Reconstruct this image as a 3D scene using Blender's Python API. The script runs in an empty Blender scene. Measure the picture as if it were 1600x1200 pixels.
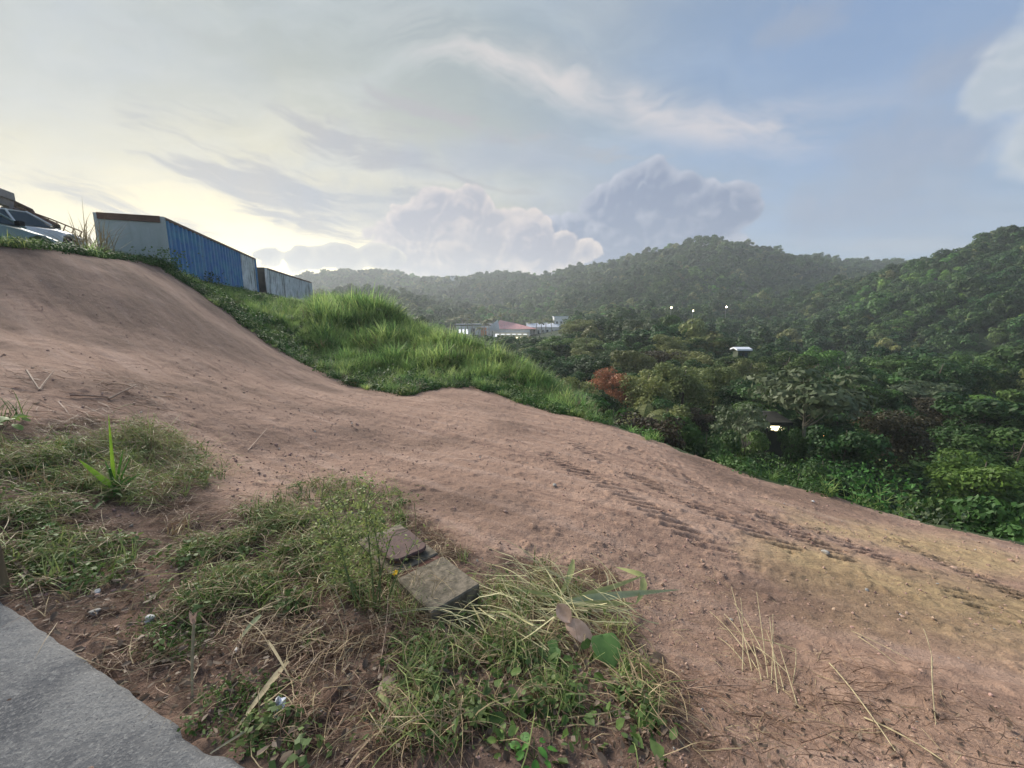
import bpy, math, random
import numpy as np
from mathutils import Vector, Matrix

random.seed(7)
RNG = np.random.default_rng(7)
C = bpy.context.scene.collection
SC = bpy.context.scene

# ------------------------------------------------------------------ camera
PITCH = math.radians(9.3)
FPX = 610.0                        # focal length in pixels of the 1600 px wide photograph
cam_data = bpy.data.cameras.new('camera')
cam_data.sensor_width = 36.0
cam_data.lens = 36.0 * FPX / 1600.0
cam_data.clip_start = 0.05
cam_data.clip_end = 6000
cam = bpy.data.objects.new('camera', cam_data)
C.objects.link(cam)
cam.location = (0, 0, 0)
cam.rotation_euler = (math.pi / 2 - PITCH, 0, 0)
SC.camera = cam
SP, CP = math.sin(PITCH), math.cos(PITCH)

def ray(u, v):
    """world direction per unit of world y through a point of the photograph"""
    x = (u - 800) / FPX
    yc = (600 - v) / FPX
    Y = CP + yc * SP
    return x / Y, (-SP + yc * CP) / Y

def at(u, v, D):
    rx, rz = ray(u, v)
    return (rx * D, D, rz * D)

def sky_ae(u, v):
    x, z = ray(u, v)
    return math.atan2(x, 1.0), math.atan2(z, math.hypot(x, 1.0))

# ------------------------------------------------------------------ node helpers
class NT:
    def __init__(s, tree):
        s.t = tree
        s.t.nodes.clear()
    def n(s, kind, **kw):
        nd = s.t.nodes.new(kind)
        for k, v in kw.items():
            setattr(nd, k, v)
        return nd
    def put(s, sock, val):
        if val is None:
            return
        if isinstance(val, bpy.types.NodeSocket):
            s.t.links.new(val, sock)
        elif isinstance(val, (tuple, list)):
            if sock.type == 'RGBA' and len(val) == 3:
                val = (*val, 1)
            sock.default_value = val
        else:
            sock.default_value = val
    def m(s, op, a, b=None, c=None, clamp=False):
        nd = s.n('ShaderNodeMath', operation=op, use_clamp=clamp)
        for i, v in enumerate((a, b, c)):
            s.put(nd.inputs[i], v)
        return nd.outputs[0]
    def vm(s, op, a, b=None):
        nd = s.n('ShaderNodeVectorMath', operation=op)
        s.put(nd.inputs[0], a)
        s.put(nd.inputs[1], b)
        return nd.outputs[0]
    def mix(s, f, a, b, mode='MIX'):
        nd = s.n('ShaderNodeMix', data_type='RGBA', blend_type=mode)
        s.put(nd.inputs[0], f)
        s.put(nd.inputs[6], a)
        s.put(nd.inputs[7], b)
        return nd.outputs[2]
    def noise(s, vec, scale, detail=4, rough=0.55, lac=2.0, dist=0.0):
        nd = s.n('ShaderNodeTexNoise')
        s.put(nd.inputs['Vector'], vec)
        nd.inputs['Scale'].default_value = scale
        nd.inputs['Detail'].default_value = detail
        nd.inputs['Roughness'].default_value = rough
        nd.inputs['Lacunarity'].default_value = lac
        nd.inputs['Distortion'].default_value = dist
        return nd
    def ss(s, v, lo, hi, a=0.0, b=1.0):
        nd = s.n('ShaderNodeMapRange', interpolation_type='SMOOTHSTEP')
        s.put(nd.inputs[0], v)
        for i, q in enumerate((lo, hi, a, b)):
            nd.inputs[i + 1].default_value = q
        return nd.outputs[0]
    def comb(s, x, y, z):
        nd = s.n('ShaderNodeCombineXYZ')
        for i, q in enumerate((x, y, z)):
            s.put(nd.inputs[i], q)
        return nd.outputs[0]

# ------------------------------------------------------------------ sky and light
SUN_AZ, SUN_EL = math.radians(-43), math.radians(30)
SKY_GAIN = 0.76
def build_world():
    w = bpy.data.worlds.new('World')
    SC.world = w
    w.use_nodes = True
    T = NT(w.node_tree)
    tc = T.n('ShaderNodeTexCoord')
    d = tc.outputs['Generated']
    sep = T.n('ShaderNodeSeparateXYZ')
    T.put(sep.inputs[0], d)
    X, Y, Z = sep.outputs
    az = T.m('ARCTAN2', X, Y)
    el = T.m('ARCSINE', Z)
    sky = T.n('ShaderNodeTexSky', sky_type='NISHITA', sun_disc=False)
    sky.sun_elevation = SUN_EL
    sky.sun_rotation = SUN_AZ
    sky.air_density = 1.0; sky.dust_density = 1.2; sky.ozone_density = 1.5
    clear = T.vm('SCALE', sky.outputs[0]); T.t.nodes[-1].inputs['Scale'].default_value = 0.05
    elp = T.m('MAXIMUM', el, 0.0)
    # glow round the set sun
    da = T.m('SUBTRACT', az, math.radians(-33))
    ga = T.m('POWER', 2.718, T.m('MULTIPLY', T.m('MULTIPLY', da, da), -1.9))
    ge = T.m('POWER', 2.718, T.m('MULTIPLY', elp, -4.6))
    glow = T.m('MULTIPLY', ga, ge)
    da2 = T.m('SUBTRACT', az, math.radians(-27))
    ga2 = T.m('POWER', 2.718, T.m('MULTIPLY', T.m('MULTIPLY', da2, da2), -9.0))
    glow2 = T.m('MULTIPLY', ga2, T.m('POWER', 2.718, T.m('MULTIPLY', elp, -7.0)))
    # veil of high cloud, thick on the sunset side
    warp = T.noise(d, 2.2, 4)
    wv = T.vm('SUBTRACT', warp.outputs['Color'], (0.5, 0.5, 0.5))
    wsep = T.n('ShaderNodeSeparateXYZ'); T.put(wsep.inputs[0], wv)
    # the cloud deck seen as a layer: divide by height so that it foreshortens to the horizon
    hz = T.m('ADD', T.m('MAXIMUM', Z, 0.0), 0.10)
    lay = T.comb(T.m('DIVIDE', X, hz), T.m('DIVIDE', Y, hz), 0.0)
    lay = T.vm('ADD', lay, wv)
    lsc = T.vm('MULTIPLY', lay, (0.55, 1.3, 1.0))
    n1 = T.noise(lsc, 0.8, 6, 0.52, dist=0.3).outputs[0]
    n2 = T.noise(lsc, 2.3, 6, 0.6).outputs[0]
    right = T.ss(az, -0.25, 0.75)
    veil = T.m('ADD', T.m('MULTIPLY', T.m('SUBTRACT', n1, 0.5), 1.5), T.m('SUBTRACT', 0.95, T.m('MULTIPLY', right, 0.66)), clamp=True)
    blue = T.mix(T.ss(el, 0.05, 0.75), (0.33, 0.45, 0.64), (0.125, 0.245, 0.52))
    clear2 = T.mix(0.88, clear, blue)
    grey = T.mix(T.ss(n2, 0.3, 0.7), (0.205, 0.285, 0.355), (0.32, 0.395, 0.465))
    warm = T.mix(glow2, (1.0, 0.83, 0.48), (2.6, 2.2, 1.25))
    veilc = T.mix(T.m('MULTIPLY', glow, 1.75, clamp=True), grey, warm)
    veilc = T.mix(T.m('MULTIPLY', T.m('MULTIPLY', right, T.ss(n1, 0.45, 0.7)), 0.4), veilc, (0.62, 0.58, 0.58))
    col = T.mix(veil, clear2, veilc)
    # long dark streaks over the glow
    st = T.vm('MULTIPLY', T.comb(T.m('ADD', az, T.m('MULTIPLY', wsep.outputs[0], 0.3)),
                                 T.m('ADD', T.m('ADD', el, T.m('MULTIPLY', wsep.outputs[1], 0.16)), T.m('MULTIPLY', az, 0.08)), 0.0), (3.0, 15.0, 1.0))
    n3 = T.noise(st, 1.0, 6, 0.6).outputs[0]
    (a0, e0), (a1, e1) = sky_ae(430, 300), sky_ae(560, 240)
    def blob(a, e, rx, ry, ax=az, ex=el):
        qx = T.m('DIVIDE', T.m('SUBTRACT', ax, a), rx)
        qy = T.m('DIVIDE', T.m('SUBTRACT', ex, e), ry)
        return T.m('SUBTRACT', 1.0, T.m('SQRT', T.m('ADD', T.m('MULTIPLY', qx, qx), T.m('MULTIPLY', qy, qy))))
    zone = T.m('MAXIMUM', blob(a0, e0, 0.55, 0.15), blob(a1, e1, 0.75, 0.16))
    stm = T.m('MULTIPLY', T.ss(T.m('ADD', n3, T.m('MULTIPLY', zone, 0.20)), 0.60, 0.74), T.ss(zone, -0.25, 0.45))
    col = T.mix(T.m('MULTIPLY', stm, 0.85), col, (0.36, 0.36, 0.39))
    # one long peach streak of high cloud across the blue
    (pa, pe), (pb, pf) = sky_ae(820, 105), sky_ae(1120, 185)
    slope = (pf - pe) / (pb - pa)
    off = T.m('SUBTRACT', T.m('ADD', el, T.m('MULTIPLY', wsep.outputs[0], 0.22)), T.m('ADD', T.m('MULTIPLY', T.m('SUBTRACT', az, pa), slope), pe))
    band = T.m('MULTIPLY', T.ss(T.m('ABSOLUTE', off), 0.07, 0.0), T.ss(blob((pa + pb) / 2, (pe + pf) / 2, 0.62, 0.5), 0.0, 0.6))
    band = T.m('MULTIPLY', band, T.ss(n2, 0.30, 0.62))
    col = T.mix(T.m('MULTIPLY', band, 0.75), col, (0.66, 0.60, 0.58))
    # heaped clouds: union of round blobs, edges broken by billowing noise
    Ldir = Vector((-0.6, -0.1, 0.8)).normalized() * 0.014
    wb = T.vm('SCALE', T.vm('SUBTRACT', T.noise(d, 8.0, 3).outputs['Color'], (0.5, 0.5, 0.5))); T.t.nodes[-1].inputs['Scale'].default_value = 0.10
    def puffs(vec):
        """cauliflower heads: round cells of three sizes, roughened"""
        acc = None
        for sc_, wt in ((10.0, 0.50), (21.0, 0.28), (43.0, 0.15)):
            vo = T.n('ShaderNodeTexVoronoi', feature='F1'); T.put(vo.inputs['Vector'], vec)
            vo.inputs['Scale'].default_value = sc_
            q = T.m('MULTIPLY', T.m('SUBTRACT', 1.0, vo.outputs['Distance']), wt)
            acc = q if acc is None else T.m('ADD', acc, q)
        return T.m('ADD', acc, T.m('MULTIPLY', T.noise(vec, 60, 4, 0.6).outputs[0], 0.10))
    dw = T.vm('ADD', d, wb)
    bl = puffs(dw); bl2 = puffs(T.vm('ADD', dw, tuple(Ldir)))
    bl = T.m('SUBTRACT', bl, 0.12)
    relief = T.m('MULTIPLY', T.m('SUBTRACT', T.m('SUBTRACT', bl, -0.12), bl2), 2.3)
    az_w = T.m('ADD', az, T.m('MULTIPLY', wsep.outputs[0], 0.10))
    el_w = T.m('ADD', el, T.m('MULTIPLY', wsep.outputs[2], 0.08))
    def bank(spec):
        acc = None
        for (u, v, ru, rv) in spec:
            a, e = sky_ae(u, v)
            au, _ = sky_ae(u + ru, v); _, ev = sky_ae(u, v - rv)
            b = blob(a, e, abs(au - a), abs(ev - e), az_w, el_w)
            acc = b if acc is None else T.m('MAXIMUM', acc, b)
        return acc
    def lay_bank(col, spec, lo, hi, amp, shade, lit, lit_amt, op=1.0, base_fade=None):
        B = bank(spec)
        v = T.m('ADD', B, T.m('MULTIPLY', T.m('SUBTRACT', bl, 0.5), amp))
        mask = T.ss(v, lo, hi)
        rim = T.m('MULTIPLY', T.ss(v, lo, 0.40, 1.0, 0.0), 0.55)
        t = T.m('MULTIPLY', T.m('ADD', T.m('ADD', relief, rim), 0.05), lit_amt, clamp=True)
        cc = T.mix(t, shade, lit)
        mask = T.m('MULTIPLY', mask, op)
        if base_fade:
            mask = T.m('MULTIPLY', mask, T.ss(el, base_fade[0], base_fade[1]))
        return T.mix(mask, col, cc)
    # broad soft grey cloud behind the bank
    col = lay_bank(col, [(760, 250, 330, 70), (600, 330, 330, 80), (960, 330, 420, 110), (1330, 330, 300, 90), (1420, 240, 260, 110), (1250, 40, 160, 50), (1480, 110, 200, 90)], 0.0, 0.8, 1.0,
                   (0.29, 0.335, 0.43), (0.44, 0.45, 0.51), 0.6, 0.6)
    # heaped bank, right part
    col = lay_bank(col, [(1010, 300, 70, 62), (1075, 320, 75, 60), (1145, 325, 62, 52), (960, 330, 70, 50), (1040, 380, 170, 70), (900, 385, 150, 60)],
                   -0.02, 0.09, 0.8, (0.20, 0.25, 0.37), (0.60, 0.61, 0.67), 0.75, 0.96, (0.02, 0.11))
    # heaped bank, left part with peach tops
    col = lay_bank(col, [(690, 340, 55, 52), (735, 325, 42, 38), (655, 365, 60, 50), (780, 370, 90, 55), (710, 400, 150, 60), (850, 400, 80, 40)],
                   -0.02, 0.09, 0.8, (0.335, 0.345, 0.42), (0.95, 0.80, 0.68), 0.75, 0.92, (0.02, 0.09))
    # low grey heaps on the left horizon
    col = lay_bank(col, [(425, 405, 40, 22), (475, 412, 42, 24), (540, 410, 50, 26), (590, 405, 40, 24), (300, 440, 90, 22)],
                   -0.02, 0.10, 1.2, (0.36, 0.37, 0.41), (0.85, 0.78, 0.62), 0.6, 0.95)
    # white tower on the right edge
    col = lay_bank(col, [(1600, 115, 140, 115), (1545, 150, 95, 65), (1650, 20, 120, 130), (1640, 215, 150, 80), (1780, 130, 220, 200)],
                   -0.05, 0.34, 0.75, (0.43, 0.485, 0.54), (0.78, 0.775, 0.76), 0.75, 0.85)
    # below the horizon: dull ground tone
    col = T.mix(T.ss(el, -0.12, -0.01), (0.10, 0.12, 0.10), col)
    bg = T.n('ShaderNodeBackground')
    T.put(bg.inputs[0], col)
    bg.inputs[1].default_value = SKY_GAIN
    out = T.n('ShaderNodeOutputWorld')
    T.t.links.new(bg.outputs[0], out.inputs[0])
build_world()

sun_d = bpy.data.lights.new('sun', 'SUN')
sun_d.energy = 4.6
sun_d.angle = math.radians(36)
sun_d.color = (1.0, 0.93, 0.82)
sun = bpy.data.objects.new('sun', sun_d)
C.objects.link(sun)
sdir = Vector((math.sin(SUN_AZ) * math.cos(SUN_EL), math.cos(SUN_AZ) * math.cos(SUN_EL), math.sin(SUN_EL)))
sun.rotation_euler = sdir.to_track_quat('Z', 'Y').to_euler()

SC.view_settings.view_transform = 'Standard'
SC.view_settings.look = 'None'
SC.view_settings.gamma = 1.0
SC.view_settings.use_curve_mapping = False
SC.view_settings.exposure = 0.58
SC.render.engine = 'CYCLES'
cy = SC.cycles
cy.max_bounces = 6; cy.diffuse_bounces = 3; cy.glossy_bounces = 2; cy.transmission_bounces = 3
cy.transparent_max_bounces = 8; cy.volume_bounces = 1
cy.use_denoising = True
try:
    cy.denoiser = 'OPENIMAGEDENOISE'
except Exception:
    pass
cy.sample_clamp_indirect = 4.0

# ------------------------------------------------------------------ materials
MATS = {}
def mat(name, color, rough=0.8, metallic=0.0, var=0.0, vscale=3.0, c2=None, bump=0.0, bscale=20.0, emit=None, rnd=0.0, spec=0.3, transl=0.0, coords='Object', stretch=None, detail=5):
    """procedural material: two tones mixed by noise, optional bump, per-object value jitter, leaf translucency"""
    m = bpy.data.materials.new(name)
    m.use_nodes = True
    T = NT(m.node_tree)
    tc = T.n('ShaderNodeTexCoord')
    v = tc.outputs[coords]
    if coords == 'World':
        pass
    if stretch:
        v = T.vm('MULTIPLY', v, stretch)
    col = (*color, 1)
    b = T.n('ShaderNodeBsdfPrincipled')
    b.inputs['Roughness'].default_value = rough
    b.inputs['Metallic'].default_value = metallic
    b.inputs['Specular IOR Level'].default_value = spec
    src = col
    if c2 is not None or var:
        n = T.noise(v, vscale, detail, 0.6).outputs[0]
        c2 = c2 if c2 is not None else tuple(q * (1 - var) for q in color)
        src = T.mix(T.ss(n, 0.34, 0.66), col, (*c2, 1))
    if rnd:
        oi = T.n('ShaderNodeObjectInfo')
        hsv = T.n('ShaderNodeHueSaturation')
        r = oi.outputs['Random']
        T.put(hsv.inputs['Value'], T.m('ADD', T.m('MULTIPLY', r, 2 * rnd), 1 - rnd))
        T.put(hsv.inputs['Hue'], T.m('ADD', T.m('MULTIPLY', T.m('FRACT', T.m('MULTIPLY', r, 7.31)), 0.08 * rnd * 2), 0.5 - 0.08 * rnd))
        T.put(hsv.inputs['Color'], src)
        src = hsv.outputs[0]
    T.put(b.inputs['Base Color'], src)
    if bump:
        n = T.noise(v, bscale, 6, 0.65).outputs[0]
        bp = T.n('ShaderNodeBump')
        bp.inputs['Strength'].default_value = bump
        bp.inputs['Distance'].default_value = 0.02
        T.put(bp.inputs['Height'], n)
        T.put(b.inputs['Normal'], bp.outputs[0])
    if emit:
        b.inputs['Emission Color'].default_value = (*emit[0], 1)
        b.inputs['Emission Strength'].default_value = emit[1]
    out = T.n('ShaderNodeOutputMaterial')
    sh = b.outputs[0]
    if transl:
        tr = T.n('ShaderNodeBsdfTranslucent')
        T.put(tr.inputs[0], src)
        mx = T.n('ShaderNodeMixShader')
        mx.inputs[0].default_value = transl
        T.t.links.new(sh, mx.inputs[1]); T.t.links.new(tr.outputs[0], mx.inputs[2])
        sh = mx.outputs[0]
    T.t.links.new(sh, out.inputs[0])
    MATS[name] = m
    return m

def leafmat(name, c1, c2, rnd=0.25, transl=0.25, vscale=0.5):
    return mat(name, c1, 0.55, c2=c2, vscale=vscale, rnd=rnd, transl=transl, spec=0.25)

# ------------------------------------------------------------------ mesh helpers
class MB:
    def __init__(s):
        s.v = []; s.f = []; s.nv = 0
    def add(s, V, F):
        s.v.append(np.asarray(V, float).reshape(-1, 3)); k = s.nv
        s.f.extend([tuple(i + k for i in f) for f in F]); s.nv += len(s.v[-1])
        return s
    def box(s, c, size, rz=0, M=None):
        x, y, z = (q / 2 for q in size)
        V = np.array([(i * x, j * y, k * z) for i in (-1, 1) for j in (-1, 1) for k in (-1, 1)])
        if rz:
            cz, sz = math.cos(rz), math.sin(rz)
            V = V @ np.array([[cz, sz, 0], [-sz, cz, 0], [0, 0, 1]])
        if M is not None:
            V = V @ np.array(M.to_3x3()).T
        V = V + np.array(c)
        return s.add(V, [(0, 1, 3, 2), (4, 6, 7, 5), (0, 4, 5, 1), (2, 3, 7, 6), (0, 2, 6, 4), (1, 5, 7, 3)])
    def tube(s, pts, rad, seg=6, cap=True):
        P = np.asarray(pts, float); n = len(P)
        R = np.full(n, rad) if np.isscalar(rad) else np.asarray(rad, float)
        tg = np.gradient(P, axis=0); tg /= np.linalg.norm(tg, axis=1)[:, None] + 1e-9
        up = np.array([0, 0, 1.0]) if abs(tg[0, 2]) < 0.9 else np.array([1.0, 0, 0])
        a = np.cross(tg, up); a /= np.linalg.norm(a, axis=1)[:, None] + 1e-9
        b = np.cross(tg, a)
        th = np.linspace(0, 2 * np.pi, seg, endpoint=False)
        V = (P[:, None, :] + R[:, None, None] * (np.cos(th)[None, :, None] * a[:, None, :] + np.sin(th)[None, :, None] * b[:, None, :])).reshape(-1, 3)
        F = [(i * seg + j, i * seg + (j + 1) % seg, (i + 1) * seg + (j + 1) % seg, (i + 1) * seg + j) for i in range(n - 1) for j in range(seg)]
        if cap:
            F.append(tuple(range(seg))[::-1]); F.append(tuple((n - 1) * seg + j for j in range(seg)))
        return s.add(V, F)
    def loft(s, rings, closed=True, cap=True):
        n = len(rings[0]); V = np.concatenate([np.asarray(r, float) for r in rings])
        m = n if closed else n - 1
        F = [(i * n + j, i * n + (j + 1) % n, (i + 1) * n + (j + 1) % n, (i + 1) * n + j) for i in range(len(rings) - 1) for j in range(m)]
        if cap:
            F.append(tuple(range(n))[::-1]); F.append(tuple((len(rings) - 1) * n + j for j in range(n)))
        return s.add(V, F)
    def mesh(s, name, m=None, smooth=False):
        me = bpy.data.meshes.new(name)
        me.from_pydata(np.concatenate(s.v).tolist() if s.v else [], [], s.f)
        if m: me.materials.append(m)
        if smooth: me.polygons.foreach_set('use_smooth', [True] * len(me.polygons))
        me.update()
        return me
    def build(s, name, m, parent=None, smooth=False, loc=None, label=None):
        return link(name, s.mesh(name, m, smooth), parent, loc, label)

def link(name, me, parent=None, loc=None, label=None):
    o = bpy.data.objects.new(name, me)
    C.objects.link(o)
    if parent: o.parent = parent
    if loc is not None: o.location = loc
    if label: o['label'] = label
    return o

def quads_mesh(name, V, m, n=4, smooth=False):
    """mesh of separate n-gons from a flat vertex array"""
    V = np.asarray(V, np.float32).reshape(-1, 3)
    nf = len(V) // n
    me = bpy.data.meshes.new(name)
    me.vertices.add(len(V)); me.vertices.foreach_set('co', V.ravel())
    me.loops.add(nf * n); me.loops.foreach_set('vertex_index', np.arange(nf * n, dtype=np.int32))
    me.polygons.add(nf); me.polygons.foreach_set('loop_start', np.arange(0, nf * n, n, dtype=np.int32))
    me.polygons.foreach_set('loop_total', np.full(nf, n, np.int32))
    me.update(calc_edges=True); me.validate()
    for q in (m if isinstance(m, (list, tuple)) else [m]):
        me.materials.append(q)
    return me

def empty(name, loc=(0, 0, 0), rz=0):
    o = bpy.data.objects.new(name, None)
    C.objects.link(o); o.location = loc; o.rotation_euler = (0, 0, rz)
    o.empty_display_size = 0.3
    return o

def tag(o, label=None, cat=None, group=None, kind=None):
    if label: o['label'] = label
    if cat: o['category'] = cat
    if group: o['group'] = group
    if kind: o['kind'] = kind
    return o

def copy_tree(o, parent=None):
    c = o.copy(); C.objects.link(c)
    if parent: c.parent = parent
    for ch in [q for q in bpy.data.objects if q.parent == o]:
        copy_tree(ch, c)
    return c

# ------------------------------------------------------------------ noise and terrain
def vnoise(x, y, seed=0):
    xi = np.floor(x).astype(np.int64); yi = np.floor(y).astype(np.int64)
    fx, fy = x - xi, y - yi
    fx = fx * fx * (3 - 2 * fx); fy = fy * fy * (3 - 2 * fy)
    def h(a, b):
        n = (a * 374761393 + b * 668265263 + seed * 974634777) & 0x7fffffff
        n = ((n ^ (n >> 13)) * 1274126177) & 0x7fffffff
        return ((n ^ (n >> 16)) & 0xffff) / 65535.0
    return (h(xi, yi) * (1 - fx) + h(xi + 1, yi) * fx) * (1 - fy) + (h(xi, yi + 1) * (1 - fx) + h(xi + 1, yi + 1) * fx) * fy

def fbm(x, y, oct=4, seed=0):
    s = 0; a = 0.5
    for i in range(oct):
        s = s + a * (vnoise(x * 2 ** i, y * 2 ** i, seed + i) - 0.5); a *= 0.5
    return s

class TPS:
    def __init__(s, P, v, lam=1e-3):
        P = np.asarray(P, float); v = np.asarray(v, float); n = len(P)
        s.P = P
        K = s.k(np.hypot(P[:, None, 0] - P[None, :, 0], P[:, None, 1] - P[None, :, 1])) + lam * np.eye(n)
        A = np.zeros((n + 3, n + 3)); Q = np.c_[np.ones(n), P]
        A[:n, :n] = K; A[:n, n:] = Q; A[n:, :n] = Q.T
        s.w = np.linalg.solve(A, np.r_[v, 0, 0, 0])
    @staticmethod
    def k(r):
        return r * r * np.log(r + 1e-9)
    def __call__(s, x, y):
        out = s.w[-3] + s.w[-2] * x + s.w[-1] * y
        for i, (px, py) in enumerate(s.P):
            out = out + s.w[i] * s.k(np.hypot(x - px, y - py))
        return out

near_px = [  # points on the bare earth: photo x, photo y, distance ahead
    (0, 388, 10.5), (100, 393, 12), (170, 402, 14.5), (250, 416, 17.3), (300, 450, 17.2), (400, 520, 16.5), (500, 580, 15), (560, 605, 14), (640, 615, 13),
    (740, 605, 14.5), (870, 645, 12.5), (960, 668, 11), (1050, 700, 9.5), (1200, 750, 8), (1300, 775, 7.5), (1450, 820, 6.5), (1600, 850, 6),
    (800, 750, 5.2), (1000, 800, 4.4), (1300, 900, 3.4), (1600, 1000, 2.5), (400, 700, 5.2), (200, 600, 6.0), (200, 500, 10), (400, 600, 9.3), (600, 700, 6.4),
    (300, 850, 2.6), (600, 900, 2.45), (100, 800, 2.7), (0, 640, 4.2), (0, 500, 7.5), (700, 650, 9.2), (800, 1200, 1.17), (1600, 1200, 1.25), (300, 450, 17), (1100, 1000, 2.3)]
near_pts = [at(*p) for p in near_px] + [
    (-30, 20, 2.5), (-25, 40, 2.1), (-22, 48, 1.4), (-45, 10, 2.8), (-45, 60, 2.4), (-16.9, 19.5, 2.1), (-18.4, 30, 1.5), (-21.8, 41.5, 1.05), (-15.9, 23, 1.5), (-16.5, 14, 2.1), (-18.7, 17.2, 2.85), (-18.7, 14.5, 2.6), (-19.5, 12.5, 2.2), (-15.9, 11, 1.9),
    (-13.5, 24, 0.45), (-17, 33, 0.8), (-8.7, 18, -1.75), (-5.5, 17, -2.25), (-0.8, 16, -2.65), (-10.2, 26, 0.35), (-5.8, 22, -1.0), (-3.3, 20, -1.6), (0, 18, -2.25),
    (1.6, 16, -3.1), (0, -4, -1.6), (-7, 0, -0.8), (-7, -6, -0.8), (7, -4, -2.0), (-14, 4, 0.6), (-20, 0, 1.5), (12, 2, -3.8), (-1.8, 1.6, -1.58)]
z_near_f = TPS([p[:2] for p in near_pts], [p[2] for p in near_pts], 0.02)
EDGE = [(-120, 70), (-60, 62), (-26, 50), (-17, 37), (-10.6, 27), (-6, 22.6), (-3.3, 20.5), (0, 18.3), (1.7, 16), (2.98, 11.2), (4.06, 9.6), (5.5, 8.1), (6.5, 7.55), (7.46, 6.6), (8.5, 6.05), (14, 2), (26, -8), (40, -60)]

def edge_dist(x, y):
    """signed distance beyond the lip of the terrace (positive on the valley side)"""
    best = np.full(np.shape(x), 1e9); sg = np.zeros(np.shape(x))
    for (ax, ay), (bx, by) in zip(EDGE[:-1], EDGE[1:]):
        dx, dy = bx - ax, by - ay; L2 = dx * dx + dy * dy
        t = np.clip(((x - ax) * dx + (y - ay) * dy) / L2, 0, 1)
        d = np.hypot(x - ax - t * dx, y - ay - t * dy)
        cr = (dx * (y - ay) - dy * (x - ax)) / math.sqrt(L2)
        up = d < best - 1e-9
        best = np.where(up, d, best); sg = np.where(up, np.sign(cr), sg)
    return best * sg

far_ctl = []      # theta (from +y, right positive), radius, z
def fc(u, v, D, dz=0.0):
    x, y, z = at(u, v, D); far_ctl.append((math.atan2(x, y), math.hypot(x, y), z + dz))
CAN = -7.0
for a in (-60, -35, -15, 0, 15, 30, 45, 60, 75):
    for r, z in ((12, -13), (25, -13), (45, -12.5), (75, -11.5)):
        if a > 40 and r > 40: continue
        far_ctl.append((math.radians(a), r, z))
fc(1600, 640, 55); fc(1600, 560, 85, CAN + 2); fc(1600, 470, 120, CAN + 2); fc(1600, 372, 170, CAN); fc(1600, 480, 230)
fc(1450, 560, 95, CAN); fc(1450, 480, 140, CAN + 2); fc(1450, 405, 195, CAN); fc(1450, 500, 270)
fc(1330, 540, 120, CAN); fc(1330, 480, 175, CAN); fc(1335, 432, 225, CAN); fc(1330, 480, 300, CAN); fc(1330, 424, 440, CAN)
fc(1240, 535, 140, CAN); fc(1230, 500, 220, CAN); fc(1230, 470, 290, CAN); fc(1230, 402, 430, CAN); fc(1230, 420, 560)
fc(1120, 530, 130, CAN); fc(1120, 500, 200, CAN); fc(1120, 450, 300, CAN); fc(1120, 384, 420, CAN); fc(1120, 440, 560)
fc(1000, 510, 130, CAN); fc(1000, 480, 220, CAN); fc(1000, 440, 330, CAN); fc(1000, 408, 440, CAN); fc(1000, 430, 600)
fc(900, 515, 140, CAN); fc(900, 500, 240, CAN); fc(900, 460, 380, CAN); fc(900, 424, 540, CAN); fc(900, 450, 700)
fc(800, 527, 180, -3); fc(800, 527, 260, 0); fc(800, 510, 310); fc(800, 487, 360, CAN); fc(770, 480, 450, CAN); fc(750, 430, 660, CAN); fc(750, 450, 820)
fc(700, 530, 200, -2); fc(700, 475, 340, CAN); fc(700, 478, 450, CAN); fc(690, 440, 680, CAN); fc(690, 460, 850)
fc(600, 530, 200); fc(600, 456, 350, CAN); fc(600, 475, 470, CAN); fc(600, 426, 720, CAN); fc(600, 450, 900)
fc(490, 520, 200); fc(490, 478, 350); fc(490, 480, 500); fc(490, 436, 780, CAN); fc(490, 460, 950)
fc(300, 500, 300); fc(300, 470, 800, CAN); fc(0, 500, 300); fc(0, 470, 700)
fc(1120, 470, 1100); fc(700, 480, 1250); fc(1500, 470, 900)
for a in (-100, -140, -180, 110, 145, 180):
    for r in (12, 60, 250, 1000):
        far_ctl.append((math.radians(a), r, -13 if r < 100 else 0))
z_far_f = TPS([(a, math.log(r)) for a, r, z in far_ctl], [z / (r + 4) for a, r, z in far_ctl], 1e-4)

def base_h(x, y):
    x = np.asarray(x, float); y = np.asarray(y, float)
    r = np.hypot(x, y) + 1e-6
    s = edge_dist(x, y)
    zn = np.clip(z_near_f(np.clip(x, -50, 30), np.clip(y, -15, 65)), -5, 3.3)
    sp = np.maximum(s, 0)
    zn = zn - 0.85 * (np.sqrt(sp * sp + 0.35) - math.sqrt(0.35))
    zf = (r + 4) * z_far_f(np.arctan2(x, y), np.log(np.maximum(r, 3)))
    zf = np.where(s > 3, zf, np.minimum(zf, zn - 1))
    d = zn - zf; k = 1.5
    return np.where(s > 0, np.maximum(zn, zf) + k * np.exp(-np.abs(d) / k) * 0.3 * (s > 2), zn), s

dirt_poly = np.array([(-60, -4), (-22, 4.5)] + [at(*p)[:2] for p in [(0, 386, 10.7), (100, 391, 12.2), (165, 400, 14.5), (215, 406, 16.4), (250, 416, 16.9), (300, 450, 16.8), (350, 487, 16.6),
    (400, 522, 16.2), (450, 554, 15.6), (500, 582, 15), (560, 607, 14), (600, 616, 13.4), (640, 615, 13), (690, 606, 14.2), (740, 605, 14.5), (800, 624, 13.4), (870, 645, 12.5), (960, 668, 11)]]
    + [(4.06, 9.55), (5.5, 8.05), (6.5, 7.5), (7.46, 6.55), (8.5, 6.0), (14, 1.9), (26, -8), (30, -40), (-60, -40)])

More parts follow.
